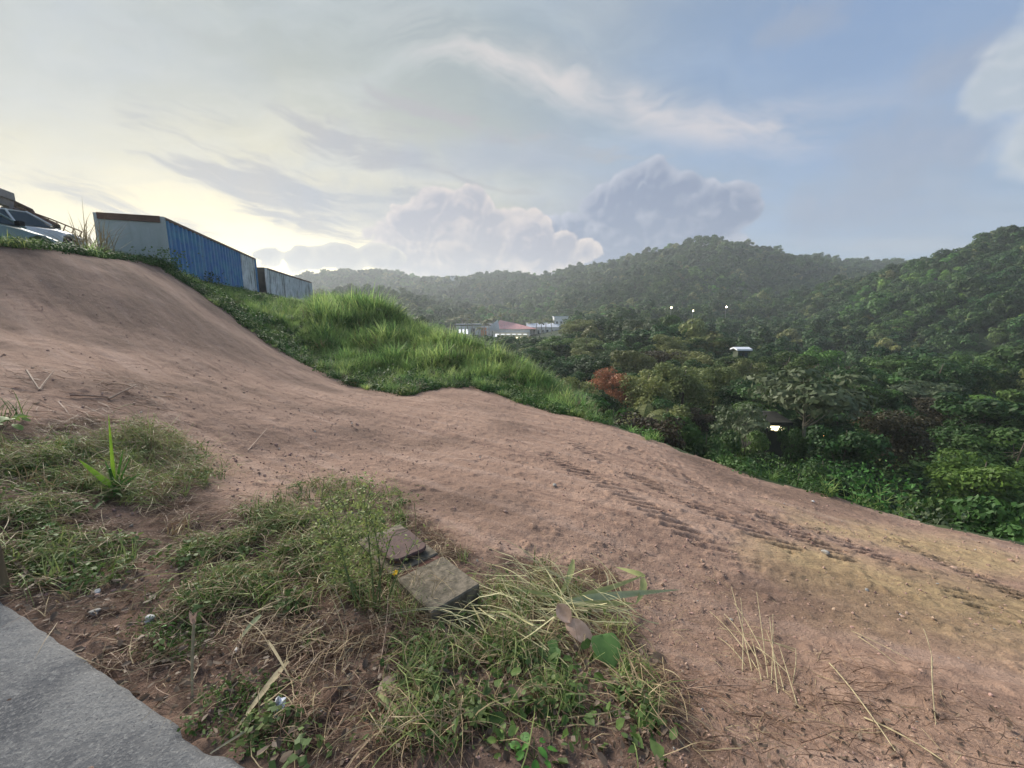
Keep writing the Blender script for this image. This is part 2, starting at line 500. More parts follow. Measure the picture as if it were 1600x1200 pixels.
def in_poly(x, y, poly):
    ins = np.zeros(np.shape(x), bool); n = len(poly)
    for i in range(n):
        (ax, ay), (bx, by) = poly[i], poly[(i + 1) % n]
        c = (ay > y) != (by > y)
        xi = (bx - ax) * (y - ay) / (by - ay + 1e-12) + ax
        ins ^= c & (x < xi)
    return ins

# machine tracks: centre lines on the earth with transverse grouser marks
def plan(u, v, D): return np.array(at(u, v, D)[:2])
TRACKS = [([plan(850, 700, 7.0), plan(960, 765, 5.2), plan(1060, 830, 4.1), plan(1190, 905, 3.35)], 0.42, 0.0),
          ([plan(900, 690, 8.0), plan(1010, 745, 5.9), plan(1120, 800, 4.7), plan(1250, 870, 3.9)], 0.42, 0.3),
          ([plan(990, 700, 8.4), plan(1090, 755, 6.2), plan(1230, 830, 4.7), plan(1330, 890, 3.8)], 0.42, 0.1),
          ([plan(1270, 825, 4.9), plan(1400, 880, 3.95), plan(1500, 930, 3.3), plan(1600, 990, 2.7)], 0.40, 0.15),
          ([plan(1400, 838, 5.2), plan(1500, 885, 4.2), plan(1600, 935, 3.5), plan(1680, 980, 3.0)], 0.40, 0.05)]

_sa, _sb = np.array(at(190, 560, 8.2)), np.array(at(450, 700, 5.6))
STREAK = math.atan2(_sb[1] - _sa[1], _sb[0] - _sa[0])
def detail_h(x, y, s):
    """relief of the bare earth in metres"""
    r = np.hypot(x, y)
    z = 0.10 * fbm(x * 0.35, y * 0.35, 3, 3) + 0.05 * fbm(x * 1.3, y * 1.3, 4, 11)
    # rills and scrape lines running down the bank on the left
    left = np.clip((-1.5 - x) / 3, 0, 1)
    ca, sa = math.cos(STREAK), math.sin(STREAK)
    p, q = x * ca + y * sa, -x * sa + y * ca
    z = z + left * (0.12 * fbm(p * 0.3, q * 1.7, 4, 21) + 0.05 * fbm(p * 0.7, q * 6, 3, 25))
    z = z + 0.030 * fbm(x * 5, y * 5, 3, 31) * (r < 25) + 0.022 * fbm(x * 14, y * 14, 3, 35) * (r < 12)
    clod = fbm(x * 9, y * 9, 2, 55)
    z = z + np.clip(clod - 0.12, 0, 1) * 0.14 * (r < 15)
    for pts, w, cut in TRACKS:
        for a, b in zip(pts[:-1], pts[1:]):
            d = b - a; L = np.linalg.norm(d); d = d / L
            t = (x - a[0]) * d[0] + (y - a[1]) * d[1]
            off = -(x - a[0]) * d[1] + (y - a[1]) * d[0]
            inside = (t >= 0) & (t < L) & (np.abs(off) < w / 2 + 0.03)
            nz = vnoise(x * 1.9 + 7 * cut, y * 1.9, 77) + 0.5 * vnoise(x * 6, y * 6, 78)
            ph = (y + 0.22 * x + 0.05 * vnoise(x * 3, y * 3, 5)) / 0.15
            g = np.clip(np.cos(2 * np.pi * ph) * 2.4 - 1.25, 0, 1)
            edge = np.clip((w / 2 - np.abs(off)) / 0.06, 0, 1)
            z = z - inside * edge * (0.012 + 0.085 * g - 0.022 * np.clip(-np.cos(2 * np.pi * ph), 0, 1)) * np.clip((nz - 0.22 - cut * 0.45) * 1.5, 0, 1)
    return z

def height(x, y):
    z, s = base_h(x, y)
    r = np.hypot(x, y)
    dz = detail_h(x, y, s) * np.clip(1 - s / 2, 0, 1)
    th = np.arctan2(x, y)
    calm = np.clip((np.abs(th + 0.0) - 0.24) / 0.12, 0, 1) * np.clip((330 - r) / 60, 0, 1) + np.clip((r - 270) / 60, 0, 1)
    rough = fbm(x * 0.02, y * 0.02, 4, 91) * np.clip(r / 60, 0, 1) * 14 * np.clip((s - 10) / 20, 0, 1) * np.clip(calm, 0.06, 1)
    return z + dz + rough

def hz(x, y):
    return float(height(np.array([x]), np.array([y]))[0])

_TM = np.exp(np.linspace(math.log(0.6), math.log(40), 900))
def gp(u, v):
    """the place on the ground seen at a point of the photograph"""
    rx, rz = ray(u, v)
    h = height(rx * _TM, _TM)
    hit = np.nonzero(h >= rz * _TM)[0]
    i = hit[0] if len(hit) else len(_TM) - 1
    D = _TM[i]
    return np.array((rx * D, D, float(h[i])))

# ------------------------------------------------------------------ ground meshes
def ground_material():
    m = bpy.data.materials.new('bare_earth'); m.use_nodes = True
    T = NT(m.node_tree)
    g = T.n('ShaderNodeNewGeometry'); P = g.outputs['Position']
    sand = T.n('ShaderNodeAttribute', attribute_name='sand').outputs['Fac']
    hum_shade = T.n('ShaderNodeAttribute', attribute_name='humus_shade').outputs['Fac']
    n0 = T.noise(P, 0.7, 5, 0.6).outputs[0]
    n1 = T.noise(P, 6.0, 6, 0.65).outputs[0]
    n2 = T.noise(P, 38.0, 5, 0.75).outputs[0]
    rot = T.n('ShaderNodeVectorRotate', rotation_type='Z_AXIS'); T.put(rot.inputs['Vector'], P); rot.inputs['Angle'].default_value = -STREAK
    nst = T.noise(T.vm('MULTIPLY', rot.outputs[0], (0.35, 3.6, 1.0)), 1.0, 6, 0.62).outputs[0]
    c = T.mix(T.ss(n0, 0.3, 0.7), (0.425, 0.282, 0.212), (0.325, 0.212, 0.160))
    c = T.mix(T.m('MULTIPLY', T.ss(nst, 0.48, 0.68), 0.55), c, (0.48, 0.34, 0.275))
    c = T.mix(T.m('MULTIPLY', T.ss(nst, 0.46, 0.30), 0.5), c, (0.16, 0.10, 0.083))
    c = T.mix(T.m('MULTIPLY', T.ss(n1, 0.5, 0.75), 0.5), c, (0.19, 0.115, 0.09))
    c = T.mix(sand, c, T.mix(T.ss(n1, 0.35, 0.65), (0.53, 0.39, 0.215), (0.39, 0.275, 0.155)))
    c = T.mix(hum_shade, c, T.mix(T.ss(n1, 0.35, 0.65), (0.105, 0.066, 0.050), (0.050, 0.034, 0.027)))
    c = T.mix(T.m('MULTIPLY', T.ss(n2, 0.56, 0.70), 0.6), c, (0.52, 0.40, 0.33))
    c = T.mix(T.m('MULTIPLY', T.ss(n2, 0.44, 0.32), 0.6), c, (0.13, 0.083, 0.066))
    b = T.n('ShaderNodeBsdfPrincipled'); T.put(b.inputs['Base Color'], c)
    b.inputs['Roughness'].default_value = 0.95; b.inputs['Specular IOR Level'].default_value = 0.15
    h = T.m('ADD', T.m('ADD', T.m('MULTIPLY', n1, 1.0), T.m('MULTIPLY', n2, 0.45)), T.m('MULTIPLY', nst, 0.6))
    bp = T.n('ShaderNodeBump'); bp.inputs['Strength'].default_value = 1.0; bp.inputs['Distance'].default_value = 0.05
    T.put(bp.inputs['Height'], h); T.put(b.inputs['Normal'], bp.outputs[0])
    o = T.n('ShaderNodeOutputMaterial'); T.t.links.new(b.outputs[0], o.inputs[0])
    return m

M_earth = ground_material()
M_turf = mat('turf_soil', (0.06, 0.085, 0.03), 0.95, c2=(0.035, 0.05, 0.02), vscale=1.5, bump=0.6, bscale=4)
M_wood = mat('forest_floor', (0.022, 0.032, 0.014), 0.95, c2=(0.035, 0.045, 0.018), vscale=0.3, bump=0.5, bscale=1)
def hill_material():
    m = mat('hill_cover', (0.03, 0.05, 0.02), 0.95, c2=(0.045, 0.07, 0.025), vscale=0.03, bump=0.5, bscale=0.3)
    t = m.node_tree; b = next(n for n in t.nodes if n.type == 'BSDF_PRINCIPLED')
    old = b.inputs['Base Color'].links[0].from_socket
    a = t.nodes.new('ShaderNodeAttribute'); a.attribute_name = 'meadow'
    mx = t.nodes.new('ShaderNodeMix'); mx.data_type = 'RGBA'
    t.links.new(a.outputs['Fac'], mx.inputs[0]); t.links.new(old, mx.inputs[6]); mx.inputs[7].default_value = (0.17, 0.25, 0.08, 1)
    t.links.new(mx.outputs[2], b.inputs['Base Color'])
    return m
M_hill = hill_material()

veg_px = [(0, 655), (110, 655), (250, 672), (330, 770), (450, 800), (560, 770), (640, 790), (730, 870), (850, 885), (960, 895), (1010, 990), (1060, 1070), (1085, 1200)]
veg_poly = np.array([gp(*p)[:2] for p in veg_px] + [(1.2, 0.2), (-6, -1.0), (-7.5, 4.2)])

def build_ground():
    rr = [0.45]
    while rr[-1] < 1500:
        r = rr[-1]
        k = 1.0062 if r < 12 else (1.011 if r < 60 else 1.028)
        rr.append(r * k)
    rr = np.array(rr)
    th = np.concatenate([np.linspace(-180, -66, 46, endpoint=False), np.linspace(-66, 66, 620, endpoint=False), np.linspace(66, 180, 46)]) * math.pi / 180
    R, A = np.meshgrid(rr, th, indexing='ij')
    X, Y = R * np.sin(A), R * np.cos(A)
    Z = height(X, Y)
    nr, na = R.shape
    s = edge_dist(X, Y)
    jx = 0.5 * fbm(X * 1.5, Y * 1.5, 3, 41); jy = 0.5 * fbm(X * 1.5, Y * 1.5, 3, 47)
    dirt = in_poly(X + jx, Y + jy, dirt_poly) & (s < 0.9)
    cls = np.where(dirt, 0, np.where(s < 6, 1, np.where(R < 130, 2, 3)))
    # sandy patch on the right, dark humic soil under the weeds, shade tinted into the left bank
    c1 = gp(1330, 890); c2 = gp(1560, 950); c3 = gp(1480, 860)
    sd = np.min([np.hypot((X - c[0]) / w, (Y - c[1]) / h) for c, w, h in ((c1, 1.1, 0.8), (c2, 1.6, 1.0), (c3, 2.2, 1.0))], axis=0)
    sand = np.clip(1.25 - sd + 1.2 * fbm(X * 1.6, Y * 1.6, 4, 61), 0, 1) * 0.9
    sand = sand * (R < 14)
    near = R < 9
    xs, ys = X[near], Y[near]; vd = 0
    for k in range(9):
        o = 0.28 * k / 9
        vd = vd + in_poly(xs + o * math.cos(k * 2.4) + 0.5 * fbm(xs * 2, ys * 2, 4, 71), ys + o * math.sin(k * 2.4) + 0.5 * fbm(xs * 2 + 9, ys * 2, 4, 73), veg_poly)
    hum_shade = np.zeros(X.shape); hum_shade[near] = np.clip(vd / 9 * (0.70 + 1.3 * fbm(xs * 4, ys * 4, 4, 81)), 0, 1)
    hum_shade = np.maximum(hum_shade, np.clip(fbm(X * 0.7, Y * 0.7, 5, 83) * 2.0 + 0.34 * np.clip((-3.0 - X) / 5, 0, 1), 0, 0.50) * (R < 30))  # random dark blotches, plus the left bank's shade put into the earth colour
    idx = np.arange(nr * na).reshape(nr, na)
    quad = np.stack([idx[:-1, :-1], idx[:-1, 1:], idx[1:, 1:], idx[1:, :-1]], -1).reshape(-1, 4)
    quad = quad[:, ::-1]
    qc = cls[:-1, :-1].reshape(-1)
    P = np.stack([X, Y, Z], -1).reshape(-1, 3).astype(np.float32)
    for k, (name, m) in enumerate((('dirt_slope', M_earth), ('grass_bank', M_turf), ('valley_floor', M_wood), ('hills', M_hill))):
        q = quad[qc == k]
        used, inv = np.unique(q.ravel(), return_inverse=True)
        me = bpy.data.meshes.new(name)
        me.vertices.add(len(used)); me.vertices.foreach_set('co', P[used].ravel())
        n = len(q)
        me.loops.add(n * 4); me.loops.foreach_set('vertex_index', inv.astype(np.int32))
        me.polygons.add(n); me.polygons.foreach_set('loop_start', np.arange(0, 4 * n, 4, dtype=np.int32)); me.polygons.foreach_set('loop_total', np.full(n, 4, np.int32))
        me.polygons.foreach_set('use_smooth', np.ones(n, bool))
        me.update(calc_edges=True)
        if k == 0:
            for an, arr in (('sand', sand), ('humus_shade', hum_shade)):
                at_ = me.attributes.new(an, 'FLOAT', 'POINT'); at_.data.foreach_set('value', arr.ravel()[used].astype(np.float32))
        if k == 3:
            pm = [(at(*q), w, h) for q, w, h in MEADOWS]
            md = np.max([np.clip(1.4 - np.hypot((X - c[0]) / w, (Y - c[1]) / h), 0, 1) for c, w, h in pm], axis=0)
            at_ = me.attributes.new('meadow', 'FLOAT', 'POINT'); at_.data.foreach_set('value', np.clip(md * 2, 0, 1).ravel()[used].astype(np.float32))
        me.materials.append(m)
        tag(link(name, me), kind='structure')
MEADOWS = [((785, 462, 450), 26, 40), ((830, 452, 480), 18, 16)]
build_ground()

# ------------------------------------------------------------------ scatter by geometry nodes (uncountable growth only)
def scatter(name, pts, rot, scl, sources, idx=None, label=None):
    pts = np.asarray(pts, np.float32); n = len(pts)
    me = bpy.data.meshes.new(name)
    me.vertices.add(n); me.vertices.foreach_set('co', pts.ravel())
    a = me.attributes.new('rot', 'FLOAT_VECTOR', 'POINT'); a.data.foreach_set('vector', np.asarray(rot, np.float32).ravel())
    scl = np.asarray(scl, np.float32)
    if scl.ndim == 1: scl = np.repeat(scl[:, None], 3, 1)
    a = me.attributes.new('scl', 'FLOAT_VECTOR', 'POINT'); a.data.foreach_set('vector', scl.ravel())
    if idx is None: idx = RNG.integers(0, len(sources), n)
    a = me.attributes.new('pick', 'INT', 'POINT'); a.data.foreach_set('value', np.asarray(idx, np.int32))
    o = link(name, me)
    ng = bpy.data.node_groups.new(name + '_nodes', 'GeometryNodeTree')
    ng.interface.new_socket('Geometry', in_out='INPUT', socket_type='NodeSocketGeometry')
    ng.interface.new_socket('Geometry', in_out='OUTPUT', socket_type='NodeSocketGeometry')
    N, L = ng.nodes, ng.links
    gi, go = N.new('NodeGroupInput'), N.new('NodeGroupOutput')
    iop = N.new('GeometryNodeInstanceOnPoints'); jn = N.new('GeometryNodeJoinGeometry')
    for sobj in reversed(sources):
        oi = N.new('GeometryNodeObjectInfo'); oi.inputs['Object'].default_value = sobj
        oi.inputs['As Instance'].default_value = True
        L.new(oi.outputs['Geometry'], jn.inputs[0])
    def attr(nm, t):
        q = N.new('GeometryNodeInputNamedAttribute'); q.data_type = t; q.inputs['Name'].default_value = nm
        return q.outputs[0]
    L.new(gi.outputs[0], iop.inputs['Points']); L.new(jn.outputs[0], iop.inputs['Instance'])
    iop.inputs['Pick Instance'].default_value = True
    L.new(attr('pick', 'INT'), iop.inputs['Instance Index'])
    e2r = N.new('FunctionNodeEulerToRotation'); L.new(attr('rot', 'FLOAT_VECTOR'), e2r.inputs[0])
    L.new(e2r.outputs[0], iop.inputs['Rotation']); L.new(attr('scl', 'FLOAT_VECTOR'), iop.inputs['Scale'])
    L.new(iop.outputs[0], go.inputs[0])
    md = o.modifiers.new('scatter', 'NODES'); md.node_group = ng
    tag(o, label, kind='stuff')
    return o

def source(name, me):
    return bpy.data.objects.new(name, me)        # not linked: only the pattern that the scatter repeats

def rz_rot(n, tilt=0.0):
    return np.c_[RNG.normal(0, tilt + 1e-6, n), RNG.normal(0, tilt + 1e-6, n), RNG.uniform(0, 2 * math.pi, n)]

# ------------------------------------------------------------------ foliage shapes
def rand_unit(n, rng):
    v = rng.normal(size=(n, 3)); return v / np.linalg.norm(v, axis=1)[:, None]

def leaf_quads(c, nrm, size, rng, aspect=0.5, droop=0.0):
    n = len(c)
    t = np.cross(nrm, rand_unit(n, rng)); t /= np.linalg.norm(t, axis=1)[:, None] + 1e-9
    t[:, 2] -= droop; t /= np.linalg.norm(t, axis=1)[:, None] + 1e-9
    b = np.cross(nrm, t); b /= np.linalg.norm(b, axis=1)[:, None] + 1e-9
    L = (size * rng.uniform(0.6, 1.3, n))[:, None]
    return np.stack([c - t * L * 0.5, c + b * L * aspect * 0.5 - t * L * 0.08, c + t * L * 0.5, c - b * L * aspect * 0.5 - t * L * 0.08], 1).reshape(-1, 3)

def crown_pts(rng, lobes, n, shell=0.75, jitter=0.5):
    """leaf places on and in the lobes of a crown: lobes are (x,y,z,rx,rz)"""
    w = np.array([l[3] * l[3] for l in lobes]); w = w / w.sum()
    k = rng.choice(len(lobes), n, p=w)
    Lb = np.array(lobes)[k]
    u = rand_unit(n, rng); u[:, 2] = np.where((u[:, 2] < -0.2) & (rng.random(n) < 0.6), -u[:, 2], u[:, 2])
    rad = shell + (1.08 - shell) * rng.random(n) ** 0.7
    rad = np.where(rng.random(n) < 0.06, rng.uniform(1.0, 1.3, n), rad)
    c = Lb[:, :3] + u * rad[:, None] * np.c_[Lb[:, 3], Lb[:, 3], Lb[:, 4]]
    nr = u + rng.normal(0, jitter, (n, 3)); nr[:, 2] += 0.35
    return c, nr / np.linalg.norm(nr, axis=1)[:, None]

def make_lobes(rng, n, R, H, z0, flat=0.55):
    """crown radius R, from z0 to H"""
    out = []
    for i in range(n):
        a = rng.uniform(0, 2 * math.pi); q = R * 0.68 * math.sqrt(rng.random())
        t = rng.random(); z = z0 + (H - z0) * (0.25 + 0.55 * t) * (1 - 0.25 * (q / R) ** 2)
        r = R * rng.uniform(0.26, 0.46) * (1 - 0.2 * t)
        out.append((q * math.cos(a), q * math.sin(a), z, r, r * rng.uniform(flat, flat + 0.3)))
    return out

def crown_mesh(name, seed, m, R=3.5, H=8.0, z0=2.5, nl=14, n=4000, size=0.35, aspect=0.55, shell=0.7, jitter=0.55, droop=0.0, flat=0.55):
    rng = np.random.default_rng(seed)
    lob = make_lobes(rng, nl, R, H, z0, flat)
    c, nr = crown_pts(rng, lob, n, shell, jitter)
    return quads_mesh(name, leaf_quads(c, nr, np.full(n, size), rng, aspect, droop), m), lob

def trunk_mesh(name, seed, m, H=8.0, r=0.16, lobes=(), fork=0.45, lean=0.4, nb=6):
    rng = np.random.default_rng(seed); mb = MB()
    top = np.array([rng.normal(0, lean), rng.normal(0, lean), H * 0.8])
    ts = np.linspace(0, 1, 7); mid = np.array([rng.normal(0, lean * .5), rng.normal(0, lean * .5), H * .4])
    P = np.array([(1 - t) ** 2 * np.zeros(3) + 2 * t * (1 - t) * mid + t * t * top for t in ts]); P[0, 2] = -0.4
    mb.tube(P, r * (1.15 - 0.95 * ts), 7)
    for l in list(lobes)[:nb]:
        t = rng.uniform(fork, 0.9); p0 = (1 - t) ** 2 * np.zeros(3) + 2 * t * (1 - t) * mid + t * t * top
        p2 = np.array(l[:3]); p1 = (p0 + p2) / 2 + np.array([0, 0, -0.1 * H * rng.random()])
        Q = np.array([(1 - s) ** 2 * p0 + 2 * s * (1 - s) * p1 + s * s * p2 for s in np.linspace(0, 1, 5)])
        mb.tube(Q, r * 0.5 * (1.1 - t) * np.linspace(1.3, 0.35, 5), 5, cap=False)
    return mb.mesh(name, m, True)

M_bark = mat('bark', (0.16, 0.13, 0.10), 0.9, c2=(0.08, 0.065, 0.05), vscale=5, bump=0.5, bscale=12)
M_barkp = mat('pale_bark', (0.30, 0.27, 0.22), 0.9, c2=(0.17, 0.15, 0.12), vscale=4, bump=0.4, bscale=10)
L_dark = leafmat('leaf_dark', (0.058, 0.125, 0.032), (0.028, 0.065, 0.018))
L_mid = leafmat('leaf_mid', (0.098, 0.185, 0.043), (0.05, 0.10, 0.025))
L_olive = leafmat('leaf_olive', (0.27, 0.295, 0.105), (0.13, 0.155, 0.05))
L_bright = leafmat('leaf_bright', (0.15, 0.30, 0.055), (0.09, 0.19, 0.036))
L_pale = leafmat('leaf_pale', (0.19, 0.23, 0.13), (0.06, 0.095, 0.038))
L_red = leafmat('leaf_rust', (0.46, 0.19, 0.10), (0.28, 0.115, 0.06), rnd=0.05)
L_brown = leafmat('leaf_brown', (0.075, 0.058, 0.03), (0.04, 0.036, 0.02))
L_palm = leafmat('leaf_palm', (0.22, 0.23, 0.08), (0.12, 0.15, 0.045), rnd=0.2)
L_vine = leafmat('leaf_vine', (0.09, 0.19, 0.042), (0.05, 0.11, 0.026), vscale=1.2)

# ------------------------------------------------------------------ haze
def build_haze():
    mb = MB(); mb.box((0, 560, 40), (2600, 1900, 190))
    m = bpy.data.materials.new('haze_air'); m.use_nodes = True
    T = NT(m.node_tree)
    v = T.n('ShaderNodeVolumePrincipled')
    v.inputs['Color'].default_value = (0.88, 0.94, 1.0, 1)
    v.inputs['Density'].default_value = 0.00050
    v.inputs['Anisotropy'].default_value = 0.3
    o = T.n('ShaderNodeOutputMaterial'); T.t.links.new(v.outputs[0], o.inputs['Volume'])
    tag(mb.build('haze', m), kind='stuff')
build_haze()

# ------------------------------------------------------------------ forest on the hills (one far wood)
def far_forest():
    srcs = []
    for i, m in enumerate((L_dark, L_mid, L_mid, L_dark, L_olive, L_bright)):
        me, lob = crown_mesh('far_crown', 300 + i, m, R=3.9, H=8.5, z0=1.2, nl=14, n=1500, size=0.58, aspect=0.75, shell=0.72, jitter=0.45)
        srcs.append(source('far_crown', me))
    pts = []; n = 72000
    r = np.sqrt(RNG.uniform(95 ** 2, 880 ** 2, n)); a = np.radians(RNG.uniform(-40, 66, n))
    keep = RNG.random(n) < np.clip(1.25 - r / 900, 0.35, 1)
    r, a = r[keep], a[keep]
    x, y = r * np.sin(a), r * np.cos(a)
    z, s = base_h(x, y)
    # clearings
    def clear(u, v, D, w, h):
        p = at(u, v, D); return np.hypot((x - p[0]) / w, (y - p[1]) / h) < 1
    open_ = clear(800, 520, 265, 52, 20) | clear(785, 462, 450, 24, 40) | clear(830, 452, 480, 16, 15)
    uu = 800 + FPX * x / y
    lim = np.where((uu > 690) & (uu < 892) & (y < 250), ray(800, 524)[1] * y, 1e9)
    ok = (s > 12) & ~open_ & (z + 4.0 < lim)
    ok &= ~((uu > 1030) & (uu < 1150) & (r > 185) & (r < 216) & (RNG.random(len(x)) < 0.7))
    x, y, r, lim = x[ok], y[ok], r[ok], lim[ok]
    z = height(x, y)
    n = len(x)
    sc = RNG.uniform(0.65, 1.25, n) * np.where(RNG.random(n) < 0.12, 1.45, 1.0) * np.where(r > 400, 1.2, 1.0) * np.where(r < 160, 0.85, 1)
    sc = np.minimum(sc, np.maximum((lim - z + 1.0) / 9.5, 0.4))
    big = vnoise(x * 0.012, y * 0.012, 5)
    pr = RNG.random(n)
    idx = np.where(pr < 0.30, 0, np.where(pr < 0.55, 1, np.where(pr < 0.72, 2, np.where(pr < 0.88, 3, 4))))
    idx = np.where((big > 0.62) & (RNG.random(n) < 0.35), 5, idx)
    idx = np.where((big < 0.3) & (RNG.random(n) < 0.5), 0, idx)
    rh = (np.arctan2(x, y) > 0.50) & (r < 260)
    idx = np.where(rh & (RNG.random(n) < 0.62), np.where(RNG.random(n) < 0.5, 0, 3), idx)
    sc = np.where(rh, sc * RNG.uniform(0.55, 1.05, n), sc)
    S = np.c_[sc, sc, sc * RNG.uniform(0.8, 1.25, n)]
    scatter('hill_forest', np.c_[x, y, z - 1.0], rz_rot(n, 0.08), S, srcs, idx, 'dense green forest covering the hills beyond the valley')
    print('far trees', n)
far_forest()

# ------------------------------------------------------------------ trees in the valley (each its own thing)
KIND = {}
def kind(name, leaf, bark, seed, n, size, R=3.2, H=8, z0=2.2, nl=16, **kw):
    r = kw.pop('r', 0.15); nb = kw.pop('nb', 7)
    vs = []
    for k in range(2):
        me, lob = crown_mesh('crown', seed + k * 17, leaf, R=R, H=H, z0=z0, nl=nl, n=n, size=size, **kw)
        vs.append((me, trunk_mesh('trunk', seed + 5 + k, bark, H, r, lob, nb=nb)))
    KIND[name] = (vs, H, R)
kind('dark', L_dark, M_bark, 11, 5200, 0.34, z0=1.2, nl=20)
kind('mid', L_mid, M_bark, 12, 5200, 0.34, z0=1.4, nl=18)
kind('olive', L_olive, M_bark, 13, 5600, 0.30, R=3.0, z0=1.0, nl=24, shell=0.6, jitter=0.8)
kind('bright', L_bright, M_bark, 14, 4600, 0.34, z0=0.6, nl=20)
kind('pale', L_pale, M_barkp, 15, 2300, 0.46, R=3.6, z0=4.0, nl=20, flat=0.25, aspect=0.45, jitter=0.35, nb=14)
kind('red', L_red, M_bark, 16, 4200, 0.26, R=3.4, z0=1.5, nl=18, shell=0.6, jitter=0.9)
kind('brown', L_brown, M_bark, 17, 4200, 0.30, z0=1.0, nl=20, jitter=0.9)
kind('vine', L_vine, M_bark, 18, 5600, 0.26, R=2.2, z0=0.2, nl=18, flat=0.9, droop=0.7)

def frond_crown(seed, m, n=16, L=2.6, w=0.5):
    rng = np.random.default_rng(seed); Q = []
    for i in range(n):
        a = i * 2.399 + rng.normal(0, 0.2); el0 = rng.uniform(-0.2, 1.25)
        p = np.zeros(3); d = np.array([math.cos(a) * math.cos(el0), math.sin(a) * math.cos(el0), math.sin(el0)])
        side = np.array([-math.sin(a), math.cos(a), 0]); K = 14; l = L * rng.uniform(0.8, 1.1)
        for k in range(K):
            p1 = p + d * l / K; d = d + np.array([0, 0, -0.13]); d /= np.linalg.norm(d)
            ww = w * math.sin(math.pi * (0.12 + 0.85 * k / K)) + 0.03
            for sgn in (-1, 1):
                tip = p + side * sgn * ww + d * ww * 0.5 + np.array([0, 0, -0.35 * ww])
                Q += [p, p + d * l / K * 0.9, tip + d * l / K * 0.3, tip - d * 0.05]
            Q += [p - side * 0.02, p1 - side * 0.02, p1 + side * 0.02, p + side * 0.02]
            p = p1
    return np.array(Q)

def palm_meshes(seed, H=7.0, L=2.4):
    cr = quads_mesh('crown', frond_crown(seed, L_palm, 18, L) + np.array([0.25, 0, H]), L_palm)
    t = np.linspace(0, 1, 8); P = np.c_[0.25 * t ** 2, 0 * t, t * H - 0.3 * (t == 0)]
    tr = MB().tube(P, 0.16 - 0.06 * t, 7).mesh('trunk', M_barkp, True)
    return cr, tr
KIND['palm'] = ([palm_meshes(71), palm_meshes(72)], 8.6, 2.2)

def tree(kd, x, y, ztop, width, label, group=None, var=None, name=None, base=None):
    vs, H, R = KIND[kd]
    me, tr = vs[random.randrange(len(vs)) if var is None else var]
    zb = hz(x, y) if base is None else base
    h = max(2.0, ztop - zb)
    nm = name or {'palm': 'palm_tree', 'vine': 'vine_covered_tree', 'dark': 'dark_leafy_tree', 'pale': 'spreading_tree', 'red': 'rusty_leaved_tree', 'bright': 'bright_green_tree', 'olive': 'olive_tree_crown'}.get(kd, 'leafy_tree')
    if nm == 'olive_tree_crown': nm = 'olive_green_tree'
    o = empty(nm, (x, y, zb), random.uniform(0, 6.28))
    sx = width / (2 * R)
    o.scale = (sx, sx, h / H)
    link('trunk', tr, o); link('crown', me, o)
    tag(o, label, 'palm tree' if kd == 'palm' else 'tree', group)
    return o

